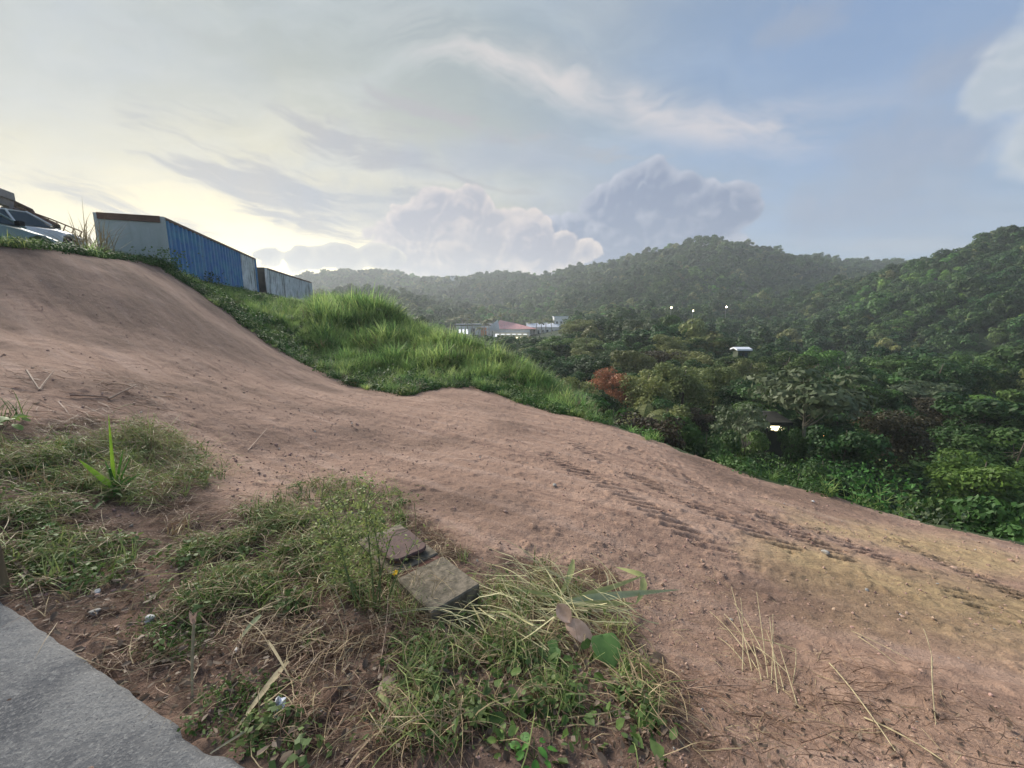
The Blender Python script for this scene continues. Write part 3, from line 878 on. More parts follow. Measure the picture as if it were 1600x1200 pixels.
# kind, photo x, photo y of the top, distance, crown width, label
named_trees = [
    ('dark', 832, 532, 92, 11, 'dark round tree directly below the pink roof of the low white building'),
    ('bright', 872, 517, 96, 13, 'light green round tree below the right end of the low white building'),
    ('olive', 905, 490, 122, 14, 'tall olive tree beside the right end of the low white building'),
    ('dark', 955, 486, 125, 15, 'dark flat topped tree standing out above the wood, right of the white building'),
    ('olive', 920, 520, 88, 9, 'olive tree in front of the dark flat topped tree'),
    ('pale', 1005, 492, 105, 11, 'pale grey green tree right of the dark flat topped tree'),
    ('mid', 1062, 500, 100, 13, 'green tree below the two hillside lamps at the foot of the hill'),
    ('olive', 1050, 512, 84, 9, 'pale olive tree in the middle of the valley left of the small white roof'),
    ('mid', 1108, 520, 92, 13, 'broad green tree just left of the small white roof'),
    ('dark', 862, 552, 58, 8, 'dark bush like tree beside the end of the long grass bank'),
    ('dark', 925, 545, 62, 8, 'dark tree behind the rust coloured crown'),
    ('red', 962, 563, 47, 6.5, 'tree covered in rusty red dry foliage'),
    ('olive', 905, 573, 39, 5.0, 'brownish olive tree at the lower end of the grass bank'),
    ('vine', 940, 592, 31, 3.0, 'rounded vine draped tree next to the earth edge, left of the palm fronds'),
    ('vine', 962, 612, 26, 2.2, 'small dark vine draped tree just above the earth edge'),
    ('olive', 1010, 562, 43, 6.0, 'olive tree just right of the rust coloured crown'),
    ('olive', 1068, 550, 46, 7.5, 'broad pale olive tree in the centre of the wood'),
    ('olive', 1120, 556, 50, 7.0, 'olive tree with fine crown left of the spreading tree'),
    ('palm', 1010, 632, 24, 3.6, 'short palm with arching fronds beside the earth edge'),
    ('mid', 1048, 625, 25, 4.0, 'green tree beside the short palm at the earth edge'),
    ('pale', 1165, 622, 29, 4.6, 'small tree with whitish leaves above the lit window among the trees'),
    ('dark', 1110, 640, 24, 4.0, 'dark tree right above the middle of the earth edge'),
    ('pale', 1268, 560, 31, 9.0, 'spreading tree with silvery leaves and a bare pale trunk'),
    ('mid', 1205, 590, 40, 6.0, 'green tree behind the left of the silvery spreading tree'),
    ('dark', 1200, 545, 66, 9, 'dark tree right of the small white roof'),
    ('bright', 1282, 527, 78, 10, 'bright yellow green tree at the foot of the right hill'),
    ('mid', 1385, 568, 52, 9, 'green tree behind the right of the silvery spreading tree'),
    ('brown', 1410, 622, 30, 6.5, 'brownish dark tree in deep shade right of the bare trunk'),
    ('dark', 1335, 640, 25, 5.0, 'dark tree directly right of the bare pale trunk'),
    ('pale', 1452, 590, 46, 8, 'pale leaved tree above the brownish dark tree'),
    ('brown', 1480, 615, 40, 7, 'reddish brown tree between the pale leaved tree and the right edge'),
    ('bright', 1545, 610, 42, 8, 'tall green tree near the right edge of the view'),
    ('bright', 1545, 690, 21, 5.2, 'fresh green bushy tree at the right edge, below the tall green tree'),
    ('mid', 1600, 660, 24, 6, 'green tree cut by the right edge of the view'),
    ('vine', 1450, 735, 14.5, 2.6, 'leaning vine covered bush just beyond the earth edge'),
    ('dark', 1545, 750, 14.0, 4.0, 'dark bush in the lower right corner of the wood'),
    ('mid', 1610, 745, 13.0, 4.0, 'green bush against the right edge just beyond the earth'),
    ('dark', 1250, 690, 19, 4.0, 'low dark bush at the foot of the bare pale trunk'),
    ('mid', 1154, 546, 60, 7.5, 'green tree right below the small pale roof, hiding the walls'),
    ('olive', 1172, 548, 55, 5.5, 'olive tree below the right end of the small pale roof'),
    ('dark', 1206, 677, 23, 3.6, 'dark bush right below the lit window'),
    ('mid', 1243, 652, 27.5, 2.3, 'narrow green tree between the lit window and the bare pale trunk'),
    ('mid', 1166, 652, 26, 3.4, 'green tree left of the lit window'),
    ('dark', 1300, 690, 22, 4.2, 'dark bush below the small orange yard lamp'),
    ('dark', 1180, 690, 18.5, 3.4, 'low dark bush below the lit window among the trees'),
]
placed = []; marks = []
for kd, u, v, D, w, lab in named_trees:
    x, y, z = at(u, v, D)
    tree(kd, x, y, z, w, lab)
    placed.append((x, y, w / 2)); marks.append((u, v, D, lab))
SHORT = ['low round tree under the pink roof', 'light green tree by the white wing', 'tall olive tree by the end block', 'dark flat topped tree', 'olive tree before the flat top', 'pale tree by the flat top', 'tree below the lamps', 'pale olive valley tree', 'broad tree by the pale roof', 'dark bush by the grass bank',
         'dark tree behind the rusty crown', 'rusty red tree', 'brownish olive tree by the bank', 'round vine draped tree', 'small vine draped tree', 'olive tree by the rusty crown', 'broad central olive tree', 'fine crowned olive tree', 'short arching palm', 'tree beside the short palm', 'small whitish tree', 'dark tree at mid edge', 'silvery spreading tree', 'tree behind the silvery one',
         'dark tree by the pale roof', 'bright yellow green tree', 'tree right of the silvery one', 'brownish shaded tree', 'dark tree by the bare trunk', 'pale leaved tree', 'reddish brown tree', 'tall tree near the right edge', 'fresh green bushy tree', 'tree cut by the right edge', 'leaning vine bush', 'dark lower right bush', 'bush against the right edge', 'low bush by the bare trunk', 'tree under the pale roof', 'olive tree under the pale roof', 'bush under the lit window', 'narrow tree by the lit window', 'tree left of the lit window', 'bush under the orange lamp', 'low bush by the lit window']
def tree_label(col, x, y, zt, h, used):
    """which one it is: by size, colour and its place next to the trees that stand out"""
    u = 800 + FPX * x / y; v = 600 - FPX * ((zt / y) * CP + SP) / (CP - (zt / y) * SP)
    size = 'tall' if h > 7.2 else ('low' if h < 5.2 else 'mid sized')
    order = sorted(range(len(marks)), key=lambda i: math.hypot((marks[i][0] - u), 1.6 * (marks[i][1] - v)))
    for i in order[:12]:
        mu, mv, mD, _ = marks[i]
        side = ['right of', 'left of'][int(u < mu)] if abs(u - mu) > 1.2 * abs(v - mv) else ['below', 'above'][int(v < mv)]
        dist = 'well ' if math.hypot(u - mu, v - mv) > 70 else 'close '
        lab = f'{size} {col} tree {dist}{side} the {SHORT[i]}'
        if lab not in used:
            used.add(lab); return lab
    return lab
def fill_trees():
    n = 0; tries = 0
    used = set(); colour = {'dark': 'dark green', 'mid': 'plain green', 'olive': 'olive green', 'brown': 'brownish'}
    while n < 190 and tries < 6000:
        tries += 1
        r = math.sqrt(random.uniform(17 ** 2, 128 ** 2)); a = math.radians(random.uniform(-8, 64))
        x, y = r * math.sin(a), r * math.cos(a)
        s = float(edge_dist(np.array([x]), np.array([y]))[0])
        if s < 6: continue
        h = random.uniform(4.5, 8.5) if r > 45 else random.uniform(3.5, 6.0)
        w = h * random.uniform(0.75, 1.1)
        if any(math.hypot(x - p[0], y - p[1]) < (w / 2 + p[2]) * 0.55 for p in placed): continue
        # keep the clear view to the houses and lit windows
        u = 800 + FPX * x / y * 1.0
        if 1185 < u < 1300 and y < 31: continue
        zt = hz(x, y) + h
        if 690 < u < 892 and zt > ray(800, 526)[1] * y: continue
        if 1135 < u < 1190 and y < 66 and zt > ray(1162, 549)[1] * y:
            h = ray(1162, 549)[1] * y - hz(x, y); w = max(2.0, h * 0.9)
            if h < 2: continue
        kd = random.choices(['dark', 'mid', 'olive', 'brown'], [5, 5, 3, 1])[0]
        tree(kd, x, y, hz(x, y) + h, w, tree_label(colour[kd], x, y, hz(x, y) + h, h, used), 'trees filling the valley', name='valley_tree')
        placed.append((x, y, w / 2)); n += 1
    print('fill', n)
fill_trees()

# ------------------------------------------------------------------ low white building and houses
M_white = mat('white_wall', (0.88, 0.88, 0.90), 0.8, var=0.15, vscale=0.4)
M_bluew = mat('bluish_roof', (0.78, 0.80, 0.88), 0.6, var=0.2, vscale=0.3)
M_pink = mat('pink_roof', (0.85, 0.42, 0.40), 0.7, var=0.12, vscale=1.0)
M_orange = mat('orange_wall', (0.75, 0.32, 0.16), 0.8, var=0.1)
M_cream = mat('cream_wall', (0.80, 0.72, 0.48), 0.8, var=0.1)
M_glass = mat('window_glass', (0.05, 0.07, 0.09), 0.12, spec=0.6)
M_dark = mat('dark_opening', (0.03, 0.03, 0.035), 0.9)
M_roofg = mat('grey_roof', (0.45, 0.45, 0.46), 0.7, var=0.2)

def gable(mb, x0, x1, y0, y1, z0, zr, over=0.4):
    """pitched roof along x"""
    ym = (y0 + y1) / 2; a, b = x0 - over, x1 + over; c, d = y0 - over, y1 + over; t = 0.25
    V = [(a, c, z0), (a, ym, zr), (a, d, z0), (b, c, z0), (b, ym, zr), (b, d, z0)]
    V += [(x, y, z + t) for x, y, z in V]
    F = [(0, 3, 4, 1), (1, 4, 5, 2), (6, 7, 10, 9), (7, 8, 11, 10), (0, 1, 7, 6), (1, 2, 8, 7), (3, 9, 10, 4), (4, 10, 11, 5), (0, 6, 9, 3), (2, 5, 11, 8)]
    mb.add(V, F)

M_litc = mat('lit_shop_window', (0.9, 0.9, 0.95), 0.4, emit=((0.95, 0.95, 1.0), 1.1))
M_litw = mat('lit_window', (1, 0.9, 0.6), 0.4, emit=((1.0, 0.85, 0.50), 2.0))
def mall():
    def place(name, u0, u1, vtop, vbot, D, label, cat='building'):
        x0, y, zt = at(u0, vtop, D); x1 = at(u1, vtop, D)[0]; zb = at(u0, vbot, D)[2]
        o = empty(name, ((x0 + x1) / 2, y, zb)); tag(o, label, cat)
        return o, x1 - x0, zt - zb
    # left block with columns
    o, w, h = place('shop_building', 712, 768, 507, 531, 262, 'low white shop building with an orange bay, leftmost of the white buildings')
    MB().box((0, 5, h / 2 - 2), (w, 10, h + 2)).build('wall', M_white, o)
    MB().box((0, 5, h + 0.1), (w + 1, 11, 0.6)).build('roof', M_bluew, o)
    MB().box((w * 0.28, -0.15, h * 0.4), (w * 0.16, 0.3, h * 0.8)).build('orange_bay', M_orange, o)
    MB().box((-w * 0.02, -0.12, h * 0.38), (w * 0.10, 0.25, h * 0.75)).build('doorway', M_dark, o)
    for i in range(5):
        MB().box((-w * 0.44 + i * w * 0.1, -0.6, h * 0.42), (0.45, 0.45, h * 0.84)).build('column', M_white, o)
        if i < 3: MB().box((-w * 0.39 + i * w * 0.1, -0.05, h * 0.45), (1.1, 0.16, h * 0.45)).build('window', M_litc, o)
    # gabled hall with the pink roof
    o, w, h = place('gabled_hall', 770, 828, 514, 532, 258, 'white hall with a pink hipped roof and a tall white gable')
    MB().box((0, 6, h / 2 - 2), (w, 12, h + 4)).build('wall', M_white, o)
    top = at(786, 499, 258)[2] - at(786, 531, 258)[2]
    mb = MB(); V = [(-w / 2 - .5, -1, h), (w / 2 + 5, -1, h), (w / 2 + 5, 13, h), (-w / 2 - .5, 13, h), (-w / 2 + 4.5, 4, top), (w * 0.12, 6, h + (top - h) * 0.62)]
    mb.add(V, [(0, 1, 5, 4), (1, 2, 5), (2, 3, 4, 5), (3, 0, 4), (0, 3, 2, 1)]).build('roof', M_pink, o)
    mb = MB(); V = [(-w / 2 - 5, -1.6, h - 1), (-w / 2 + 4.6, -1.6, h - 1), (-w / 2 + 3.4, -1.6, top + 0.4)]
    V += [(x, y + 0.6, z) for x, y, z in V]
    mb.add(V, [(0, 1, 2), (5, 4, 3), (0, 3, 4, 1), (1, 4, 5, 2), (2, 5, 3, 0)]).build('gable', M_bluew, o)
    for i in range(6):
        MB().box((-w * 0.38 + i * w * 0.15, -0.1, h * 0.35), (2.3, 0.24, h * 0.42)).build('window', M_litc, o)
    MB().box((0, -0.9, h * 0.66), (w * 0.95, 1.6, 0.3)).build('canopy', M_cream, o)
    # low cream wall before it
    o, w, h = place('cream_annex', 776, 826, 523, 535, 250, 'low cream coloured annex in front of the pink roofed hall')
    MB().box((0, 2, h / 2 - 2), (w, 4, h + 4)).build('wall', M_cream, o)
    for i in range(7):
        MB().box((-w * 0.42 + i * w * 0.14, -0.1, h * 0.42), (2.0, 0.24, h * 0.5)).build('window', M_litw, o)
    # long right wing
    o, w, h = place('long_wing', 824, 874, 505, 527, 268, 'long white wing with a bluish sloping roof, right of the pink roofed hall')
    MB().box((0, 6, h * .35 - 2), (w, 12, h * .7 + 4)).build('wall', M_white, o)
    mb = MB(); gable(mb, -w / 2, w / 2, 0, 12, h * .7, h); mb.build('roof', M_bluew, o)
    for i in range(7):
        MB().box((-w * 0.43 + i * w * 0.14, -0.1, h * 0.38), (1.4, 0.24, h * 0.3)).build('window', M_glass, o)
    o, w, h = place('end_block', 866, 888, 495, 523, 272, 'taller white end block, rightmost of the white buildings')
    MB().box((0, 5, h / 2 - 2), (w, 10, h + 4)).build('wall', M_white, o)
    MB().box((0, 5, h + 0.15), (w + .8, 10.8, 0.5)).build('roof', M_bluew, o)
    for i in range(3):
        for j in range(2):
            MB().box((-w * 0.3 + i * w * 0.3, -0.1, h * (0.35 + 0.33 * j)), (1.3, 0.24, 1.5)).build('window', M_glass, o)
mall()

palms = [(693, 500, 255), (703, 496, 262), (712, 494, 258), (722, 491, 265), (730, 489, 262), (738, 497, 259), (748, 509, 248), (757, 500, 252), (764, 496, 250), (772, 493, 262), (783, 487, 275),
         (802, 488, 276), (830, 500, 275), (838, 497, 256), (846, 500, 252), (853, 495, 258), (862, 497, 254), (884, 500, 258)]
ORD = ['first', 'second', 'third', 'fourth', 'fifth', 'sixth', 'seventh', 'eighth', 'ninth', 'tenth']
for k, (u, v, D) in enumerate(palms):
    x, y, z = at(u, v, D)
    lab = (f'{ORD[k]} palm from the left among those left of the pink roof' if k < 10 else
           ['palm rising behind the left gable of the pink roofed hall', 'palm rising behind the middle of the pink roof'][k - 10] if k < 12 else
           f'{ORD[k - 12]} palm from the left along the long white wing')
    tree('palm', x, y, z, 7.5, lab, 'palms round the white buildings', base=z - random.uniform(8, 11))

def house(name, u, v, D, w, h, label, wall=M_white, roof=M_roofg, d=None, rz=0.0):
    x, y, z = at(u, v, D); d = d or w * 0.8
    o = empty(name, (x, y, z - h), rz); tag(o, label, 'house')
    MB().box((0, d / 2, h * .35 - 3), (w, d, h * .7 + 6)).build('wall', wall, o)
    mb = MB(); gable(mb, -w / 2, w / 2, 0, d, h * .7, h - .3); mb.build('roof', roof, o)
    for i in (-1, 1):
        MB().box((i * w * 0.25, -0.06, h * 0.38), (w * 0.18, 0.14, h * 0.28)).build('window', M_glass, o)
    MB().box((0, -0.06, h * 0.28), (w * 0.11, 0.14, h * 0.5)).build('door', M_dark, o)
    return o
house('hill_house', 930, 431, 505, 10, 5, 'long white house in a gap of the trees below the ridge, left of the summit')
house('hill_house', 1036, 404, 415, 9, 4.5, 'white house high on the hill just left of the summit')
house('hill_house', 1103, 378, 414, 6, 6, 'white house on the very summit of the hill')
house('hill_house', 866, 425, 555, 7, 5, 'small white house on the skyline of the far ridge')
house('hill_house', 707, 430, 640, 8, 4, 'white house on the far left ridge above the white buildings')
house('valley_house', 1162, 542, 64, 1.7, 2.0, 'small house with a pale roof poking out of the wood', wall=mat('mossy_wall', (0.10, 0.12, 0.08), 0.9, var=0.3), roof=mat('pale_roof', (0.80, 0.82, 0.88), 0.4))

M_lit = mat('lit_lamp', (1, 0.9, 0.7), 0.4, emit=((1.0, 0.86, 0.60), 14.0))
M_lito = mat('lit_porch_lamp', (1, 0.6, 0.3), 0.4, emit=((1.0, 0.45, 0.15), 3.0))
M_pole = mat('grey_pole', (0.3, 0.3, 0.3), 0.6, var=0.2)
for u, v, D, lab in ((1049, 481, 170, 'lit street lamp at the foot of the hill, leftmost of three'), (1083, 486, 180, 'faint small lit street lamp at the foot of the hill, between two brighter'), (1135, 480, 180, 'lit street lamp at the foot of the hill, rightmost of three')):
    x, y, z = at(u, v, D)
    o = empty('street_lamp', (x, y, z - 6)); tag(o, lab, 'street lamp', 'lit lamps at the foot of the hill')
    MB().tube([(0, 0.3, -6), (0, 0.3, 6.2), (0, 0, 6.5)], 0.09, 6).build('pole', M_pole, o)
    r = 0.26 if u != 1083 else 0.18
    mb = MB(); th = np.linspace(0, 2 * np.pi, 9)[:-1]
    mb.loft([np.c_[r * k * np.cos(th), r * k * np.sin(th), np.full(8, z0)] for k, z0 in ((0.4, 5.75), (1, 5.95), (0.9, 6.3), (0.3, 6.5))]).build('lamp_head', M_lit, o)

def lit_house():
    x0, y0, zc = at(1205, 668, 31.0)
    o = empty('lit_house', (x0 + 1.9, y0, zc - 1.5)); tag(o, 'dim house among the dark trees with a brightly lit window', 'house')
    MB().box((-1.5, 2, -0.3), (2.2, 4, 4.0)).build('wall', mat('dim_wall', (0.05, 0.05, 0.04), 0.9, var=0.3), o)
    mb = MB(); gable(mb, -2.6, -0.4, 0, 4, 1.72, 2.1, 0.15); mb.build('roof', mat('dark_roof', (0.04, 0.04, 0.035), 0.8, var=0.3), o)
    f = MB().box((-1.7, -0.05, 1.5), (1.75, 0.12, 0.75)).build('window', M_dark, o)
    for i, (ww, hh, zz) in enumerate(((0.22, 0.2, 1.62), (0.36, 0.34, 1.5), (0.36, 0.4, 1.46), (0.3, 0.26, 1.42))):
        MB().box((-2.3 + i * 0.4, -0.13, zz), (ww, 0.05, hh)).build('pane', M_litw, f)
    x1, y1, z1 = at(1288, 684, 31.0)
    p = empty('yard_lamp', (x1, y1, z1 - 2)); tag(p, 'small orange yard lamp glowing among the dark trees right of the lit window', 'lamp')
    MB().tube([(0, 0.1, -2), (0, 0.1, 2.2)], 0.04, 6).build('pole', M_pole, p)
    MB().box((0, 0, 2.0), (0.3, 0.25, 0.36)).build('lamp_head', M_lito, p)
lit_house()

# ------------------------------------------------------------------ shipping containers
def streaked(name, base, streak, amt=0.6, fleck=None, rust=(0.16, 0.075, 0.04), lo=0.5, hi=0.72):
    m = bpy.data.materials.new(name); m.use_nodes = True
    T = NT(m.node_tree); tc = T.n('ShaderNodeTexCoord'); v = tc.outputs['Object']
    n = T.noise(T.vm('MULTIPLY', v, (3.2, 3.2, 0.35)), 1.6, 5, 0.65).outputs[0]
    n2 = T.noise(v, 1.3, 6, 0.65).outputs[0]; n3 = T.noise(v, 9.0, 5, 0.7).outputs[0]
    c = T.mix(T.ss(n2, 0.35, 0.7), base, fleck or tuple(q * 0.7 for q in base))
    c = T.mix(T.m('MULTIPLY', T.ss(n, lo, hi), amt), c, streak)
    c = T.mix(T.m('MULTIPLY', T.ss(n3, 0.62, 0.72), 0.7), c, rust)
    b = T.n('ShaderNodeBsdfPrincipled'); T.put(b.inputs['Base Color'], c); b.inputs['Roughness'].default_value = 0.6
    o = T.n('ShaderNodeOutputMaterial'); T.t.links.new(b.outputs[0], o.inputs[0])
    return m
M_blue = streaked('blue_paint', (0.07, 0.20, 0.47), (0.27, 0.38, 0.50), 0.65, fleck=(0.11, 0.32, 0.46))
M_greyc = streaked('grey_white_paint', (0.82, 0.83, 0.84), (0.12, 0.11, 0.10), 0.8, lo=0.47, hi=0.66)
M_endg = streaked('grey_end', (0.36, 0.42, 0.41), (0.28, 0.33, 0.31), 0.5, rust=(0.25, 0.25, 0.22), fleck=(0.42, 0.47, 0.47))
M_rust = streaked('rusty_steel', (0.14, 0.07, 0.045), (0.07, 0.035, 0.025), 0.7)
M_cdark = streaked('dark_end', (0.05, 0.048, 0.045), (0.03, 0.028, 0.026), 0.6)

def corrugated(L0, L1, y, z0, z1, out=-1, pitch=0.42, dep=0.085):
    xs = []; x = L0
    prof = ((0, 0), (0.25, 0), (0.36, 1), (0.64, 1), (0.75, 0))
    k = 0
    while x < L1 - 1e-6:
        for f, d in prof:
            if x + f * pitch < L1: xs.append((x + f * pitch, d * dep))
        x += pitch
    xs.append((L1, 0))
    V = [(a, y + out * (d - dep), z) for z in (z0, z1) for a, d in xs]; n = len(xs)
    V += [(a, y + out * (d - dep) - out * 0.02, z) for z in (z0, z1) for a, d in xs]
    F = [(i, i + 1, n + i + 1, n + i) for i in range(n - 1)] + [(2 * n + i, 3 * n + i, 3 * n + i + 1, 2 * n + i + 1) for i in range(n - 1)]
    return MB().add(V, F)

def container(name, p_top, az, L, label, split, mats, header, sag=0.0):
    W, H = 2.44, 2.6
    o = empty(name, (p_top[0], p_top[1], p_top[2] - H), math.pi / 2 - az); tag(o, label, 'shipping container')
    o.rotation_euler[1] = sag
    segs = [(0.16, L * split, mats[0])] + ([(L * split, L - 0.16, mats[1])] if split < 0.97 else [])
    for a, b, m in segs:
        corrugated(a, b, 0.0, 0.17, H - 0.12).build('side_panel', m, o, label=None if m is mats[0] else 'bare grey streaked panel')
    corrugated(0.16, L - 0.16, W, 0.17, H - 0.12, out=1).build('side_panel', mats[1], o)
    MB().box((0.055, W / 2, (H - 0.26) / 2), (0.06, W - 0.28, H - 0.27)).build('end_wall', mats[2], o)
    MB().box((0.04, W / 2, H - 0.13), (0.14, W - 0.26, 0.26)).build('header', header, o)
    MB().box((L - 0.055, W / 2, H / 2), (0.06, W - 0.3, H - 0.3)).build('end_wall', mats[1], o)
    for x in (0.075, L - 0.075):
        for y in (0.07, W - 0.07):
            MB().box((x, y, H / 2), (0.15, 0.14, H - 0.02)).build('corner_post', mats[2] if x < 1 and header is not M_cdark else mats[0], o)
    for y in (0.03, W - 0.03):
        MB().box((L / 2, y, H - 0.06), (L - 0.3, 0.07, 0.11)).build('top_rail', M_rust, o)
        MB().box((L / 2, y, 0.085), (L - 0.3, 0.07, 0.16)).build('bottom_rail', M_rust, o)
    rb = MB(); n = 40
    for i in range(n):
        xa = 0.15 + (L - 0.3) * i / n; w_ = (L - 0.3) / n
        rb.box((xa + w_ * 0.5, W / 2, H - 0.02 + (0.012 if i % 2 else 0)), (w_, W - 0.14, 0.02))
    rb.build('roof', M_rust, o)
    MB().box((L / 2, W / 2, 0.14), (L - 0.3, W - 0.14, 0.08)).build('floor', M_rust, o)
    return o
container('blue_container', at(255, 338, 18.0), math.radians(-17.0), 12.4, 'long blue container with grey end and rust header, standing above the earth slope', 0.74, (M_blue, M_greyc, M_endg), M_rust)
container('grey_container', at(416, 418, 30.6), math.radians(-11.8), 11.9, 'streaked whitish grey container standing behind the blue one', 1.0, (M_greyc, M_greyc, M_cdark), M_cdark)

# ------------------------------------------------------------------ cars, carport and frame on the plateau
M_silver = mat('silver_paint', (0.22, 0.30, 0.29), 0.5, metallic=0.1, var=0.15, vscale=2, spec=0.5)
M_wcar = mat('white_paint', (0.78, 0.79, 0.80), 0.35, var=0.08, vscale=2, spec=0.5)
M_tyre = mat('tyre_rubber', (0.02, 0.02, 0.02), 0.9)
M_rim = mat('wheel_rim', (0.45, 0.45, 0.46), 0.4, metallic=0.8)
M_cargl = mat('car_glass', (0.025, 0.05, 0.065), 0.25, spec=0.35)
M_lens = mat('headlight_lens', (0.75, 0.75, 0.72), 0.15, spec=0.8)
M_trim = mat('black_trim', (0.02, 0.02, 0.02), 0.6)

def car(name, paint, loc, heading, label, tilt=0.0):
    """front towards local +x, origin on the ground below the front bumper"""
    o = empty(name, loc, math.pi / 2 - heading); o.rotation_euler[1] = tilt
    tag(o, label, 'car', 'cars parked on the plateau')
    def ring(x, w, zb, zs, zt):
        return [(x, -w * 0.92, zb), (x, -w, zb + 0.12), (x, -w, (zb + zs) / 2), (x, -w * 0.97, zs), (x, -w * 0.80, zt), (x, 0, zt + 0.025), (x, w * 0.80, zt), (x, w * 0.97, zs), (x, w, (zb + zs) / 2), (x, w, zb + 0.12), (x, w * 0.92, zb)]
    st = [(0.0, 0.60, 0.30, 0.52, 0.56), (-0.10, 0.76, 0.22, 0.58, 0.66), (-0.35, 0.83, 0.20, 0.66, 0.75), (-0.55, 0.85, 0.52, 0.72, 0.80), (-0.72, 0.85, 0.66, 0.74, 0.83), (-0.95, 0.85, 0.66, 0.78, 0.87), (-1.12, 0.85, 0.5, 0.80, 0.90), (-1.22, 0.85, 0.20, 0.82, 0.92), (-1.5, 0.85, 0.20, 0.84, 0.93),
          (-2.6, 0.86, 0.20, 0.86, 0.94), (-3.05, 0.86, 0.20, 0.87, 0.94), (-3.15, 0.86, 0.5, 0.87, 0.94), (-3.32, 0.85, 0.66, 0.87, 0.94), (-3.55, 0.85, 0.66, 0.87, 0.94), (-3.72, 0.85, 0.5, 0.86, 0.93), (-3.82, 0.84, 0.24, 0.85, 0.92), (-4.05, 0.80, 0.28, 0.80, 0.90), (-4.15, 0.66, 0.36, 0.70, 0.80)]
    me = MB().loft([ring(*q) for q in st]).mesh('body', paint, True)
    bo = link('body', me, o)
    bo.modifiers.new('round', 'BEVEL').width = 0.02
    def cab(x, w, z): return [(x, -w, z), (x, w, z)]
    # greenhouse: pillars and roof
    zr = 1.42
    V = [(-1.12, -.78, .90), (-1.12, .78, .90), (-1.95, .60, zr), (-1.95, -.60, zr), (-3.2, .60, zr), (-3.2, -.60, zr), (-3.75, .76, .92), (-3.75, -.76, .92)]
    V = V[2:6]; MB().add(V + [(x, y * 0.98, z - 0.04) for x, y, z in V], [(1, 0, 2, 3), (7, 6, 4, 5), (1, 3, 7, 5), (0, 4, 6, 2), (0, 1, 5, 4), (3, 2, 6, 7)]).build('roof', paint, o)
    for sgn in (-1, 1):
        for (xa, ya, xb, yb) in ((-1.12, .78, -1.95, .60), (-2.55, .80, -2.6, .61), (-3.75, .76, -3.2, .60)):
            MB().tube([(xa, sgn * ya, .90), (xb, sgn * yb, zr - 0.01)], 0.035, 6).build('pillar', paint, o)
        for (x0, x1, x2, x3) in ((-1.28, -2.53, -2.57, -1.98), (-2.6, -3.62, -3.18, -2.63)):
            P = [(x0, sgn * .775, .92), (x1, sgn * .785, .92), (x2, sgn * .615, zr - .05), (x3, sgn * .615, zr - .05)]
            MB().add(P + [(x, y - sgn * 0.012, z) for x, y, z in P], [(0, 1, 2, 3), (7, 6, 5, 4), (0, 4, 5, 1), (1, 5, 6, 2), (2, 6, 7, 3), (3, 7, 4, 0)]).build('side_window', M_cargl, o)
        mir = MB().box((-1.35, sgn * 0.93, 0.98), (0.12, 0.18, 0.13)); mir.build('mirror', M_trim, o)
        MB().box((-0.09, sgn * 0.55, 0.60), (0.12, 0.32, 0.13)).build('headlight', M_lens, o)
        for x in (-0.83, -3.43):
            mb = MB(); th = np.linspace(0, 2 * np.pi, 17)[:-1]
            ringw = lambda r, y: np.c_[x + r * np.cos(th), np.full(16, y), 0.31 + r * np.sin(th)]
            mb.loft([ringw(.20, sgn * .66), ringw(.30, sgn * .66), ringw(.31, sgn * .70), ringw(.31, sgn * .80), ringw(.29, sgn * .84), ringw(.20, sgn * .84)], cap=False)
            w = mb.build('tyre', M_tyre, o)
            MB().loft([ringw(.205, sgn * .70), ringw(.205, sgn * .825), ringw(.07, sgn * .80)]).build('rim', M_rim, w)
    for (a, b) in (((-1.17, .70, .915), (-1.93, .555, zr - .03)), ((-3.72, .68, .94), (-3.23, .555, zr - .03))):
        P = [(a[0], -a[1], a[2]), (a[0], a[1], a[2]), (b[0], b[1], b[2]), (b[0], -b[1], b[2])]
        MB().add(P + [(x, y, z - 0.015) for x, y, z in P], [(0, 1, 2, 3), (7, 6, 5, 4), (0, 4, 5, 1), (1, 5, 6, 2), (2, 6, 7, 3), (3, 7, 4, 0)]).build('windscreen' if a[0] > -2 else 'rear_window', M_cargl, o)
    MB().box((-0.02, 0, 0.40), (0.06, 1.0, 0.12)).build('grille', M_trim, o)
    return o
sx, sy, sz = at(95, 381, 13.7)
car('parked_car', M_silver, (sx - 0.35, sy, sz - 0.70), math.radians(6), 'silver green car at the left edge of the view, nose towards the container', 0.03)
sx, sy, sz = at(140, 371, 17.0)
car('parked_car', M_wcar, (sx - 0.80, sy, sz - 0.72), math.radians(-4), 'white car behind the silver green one, left of the blue container', -0.10)

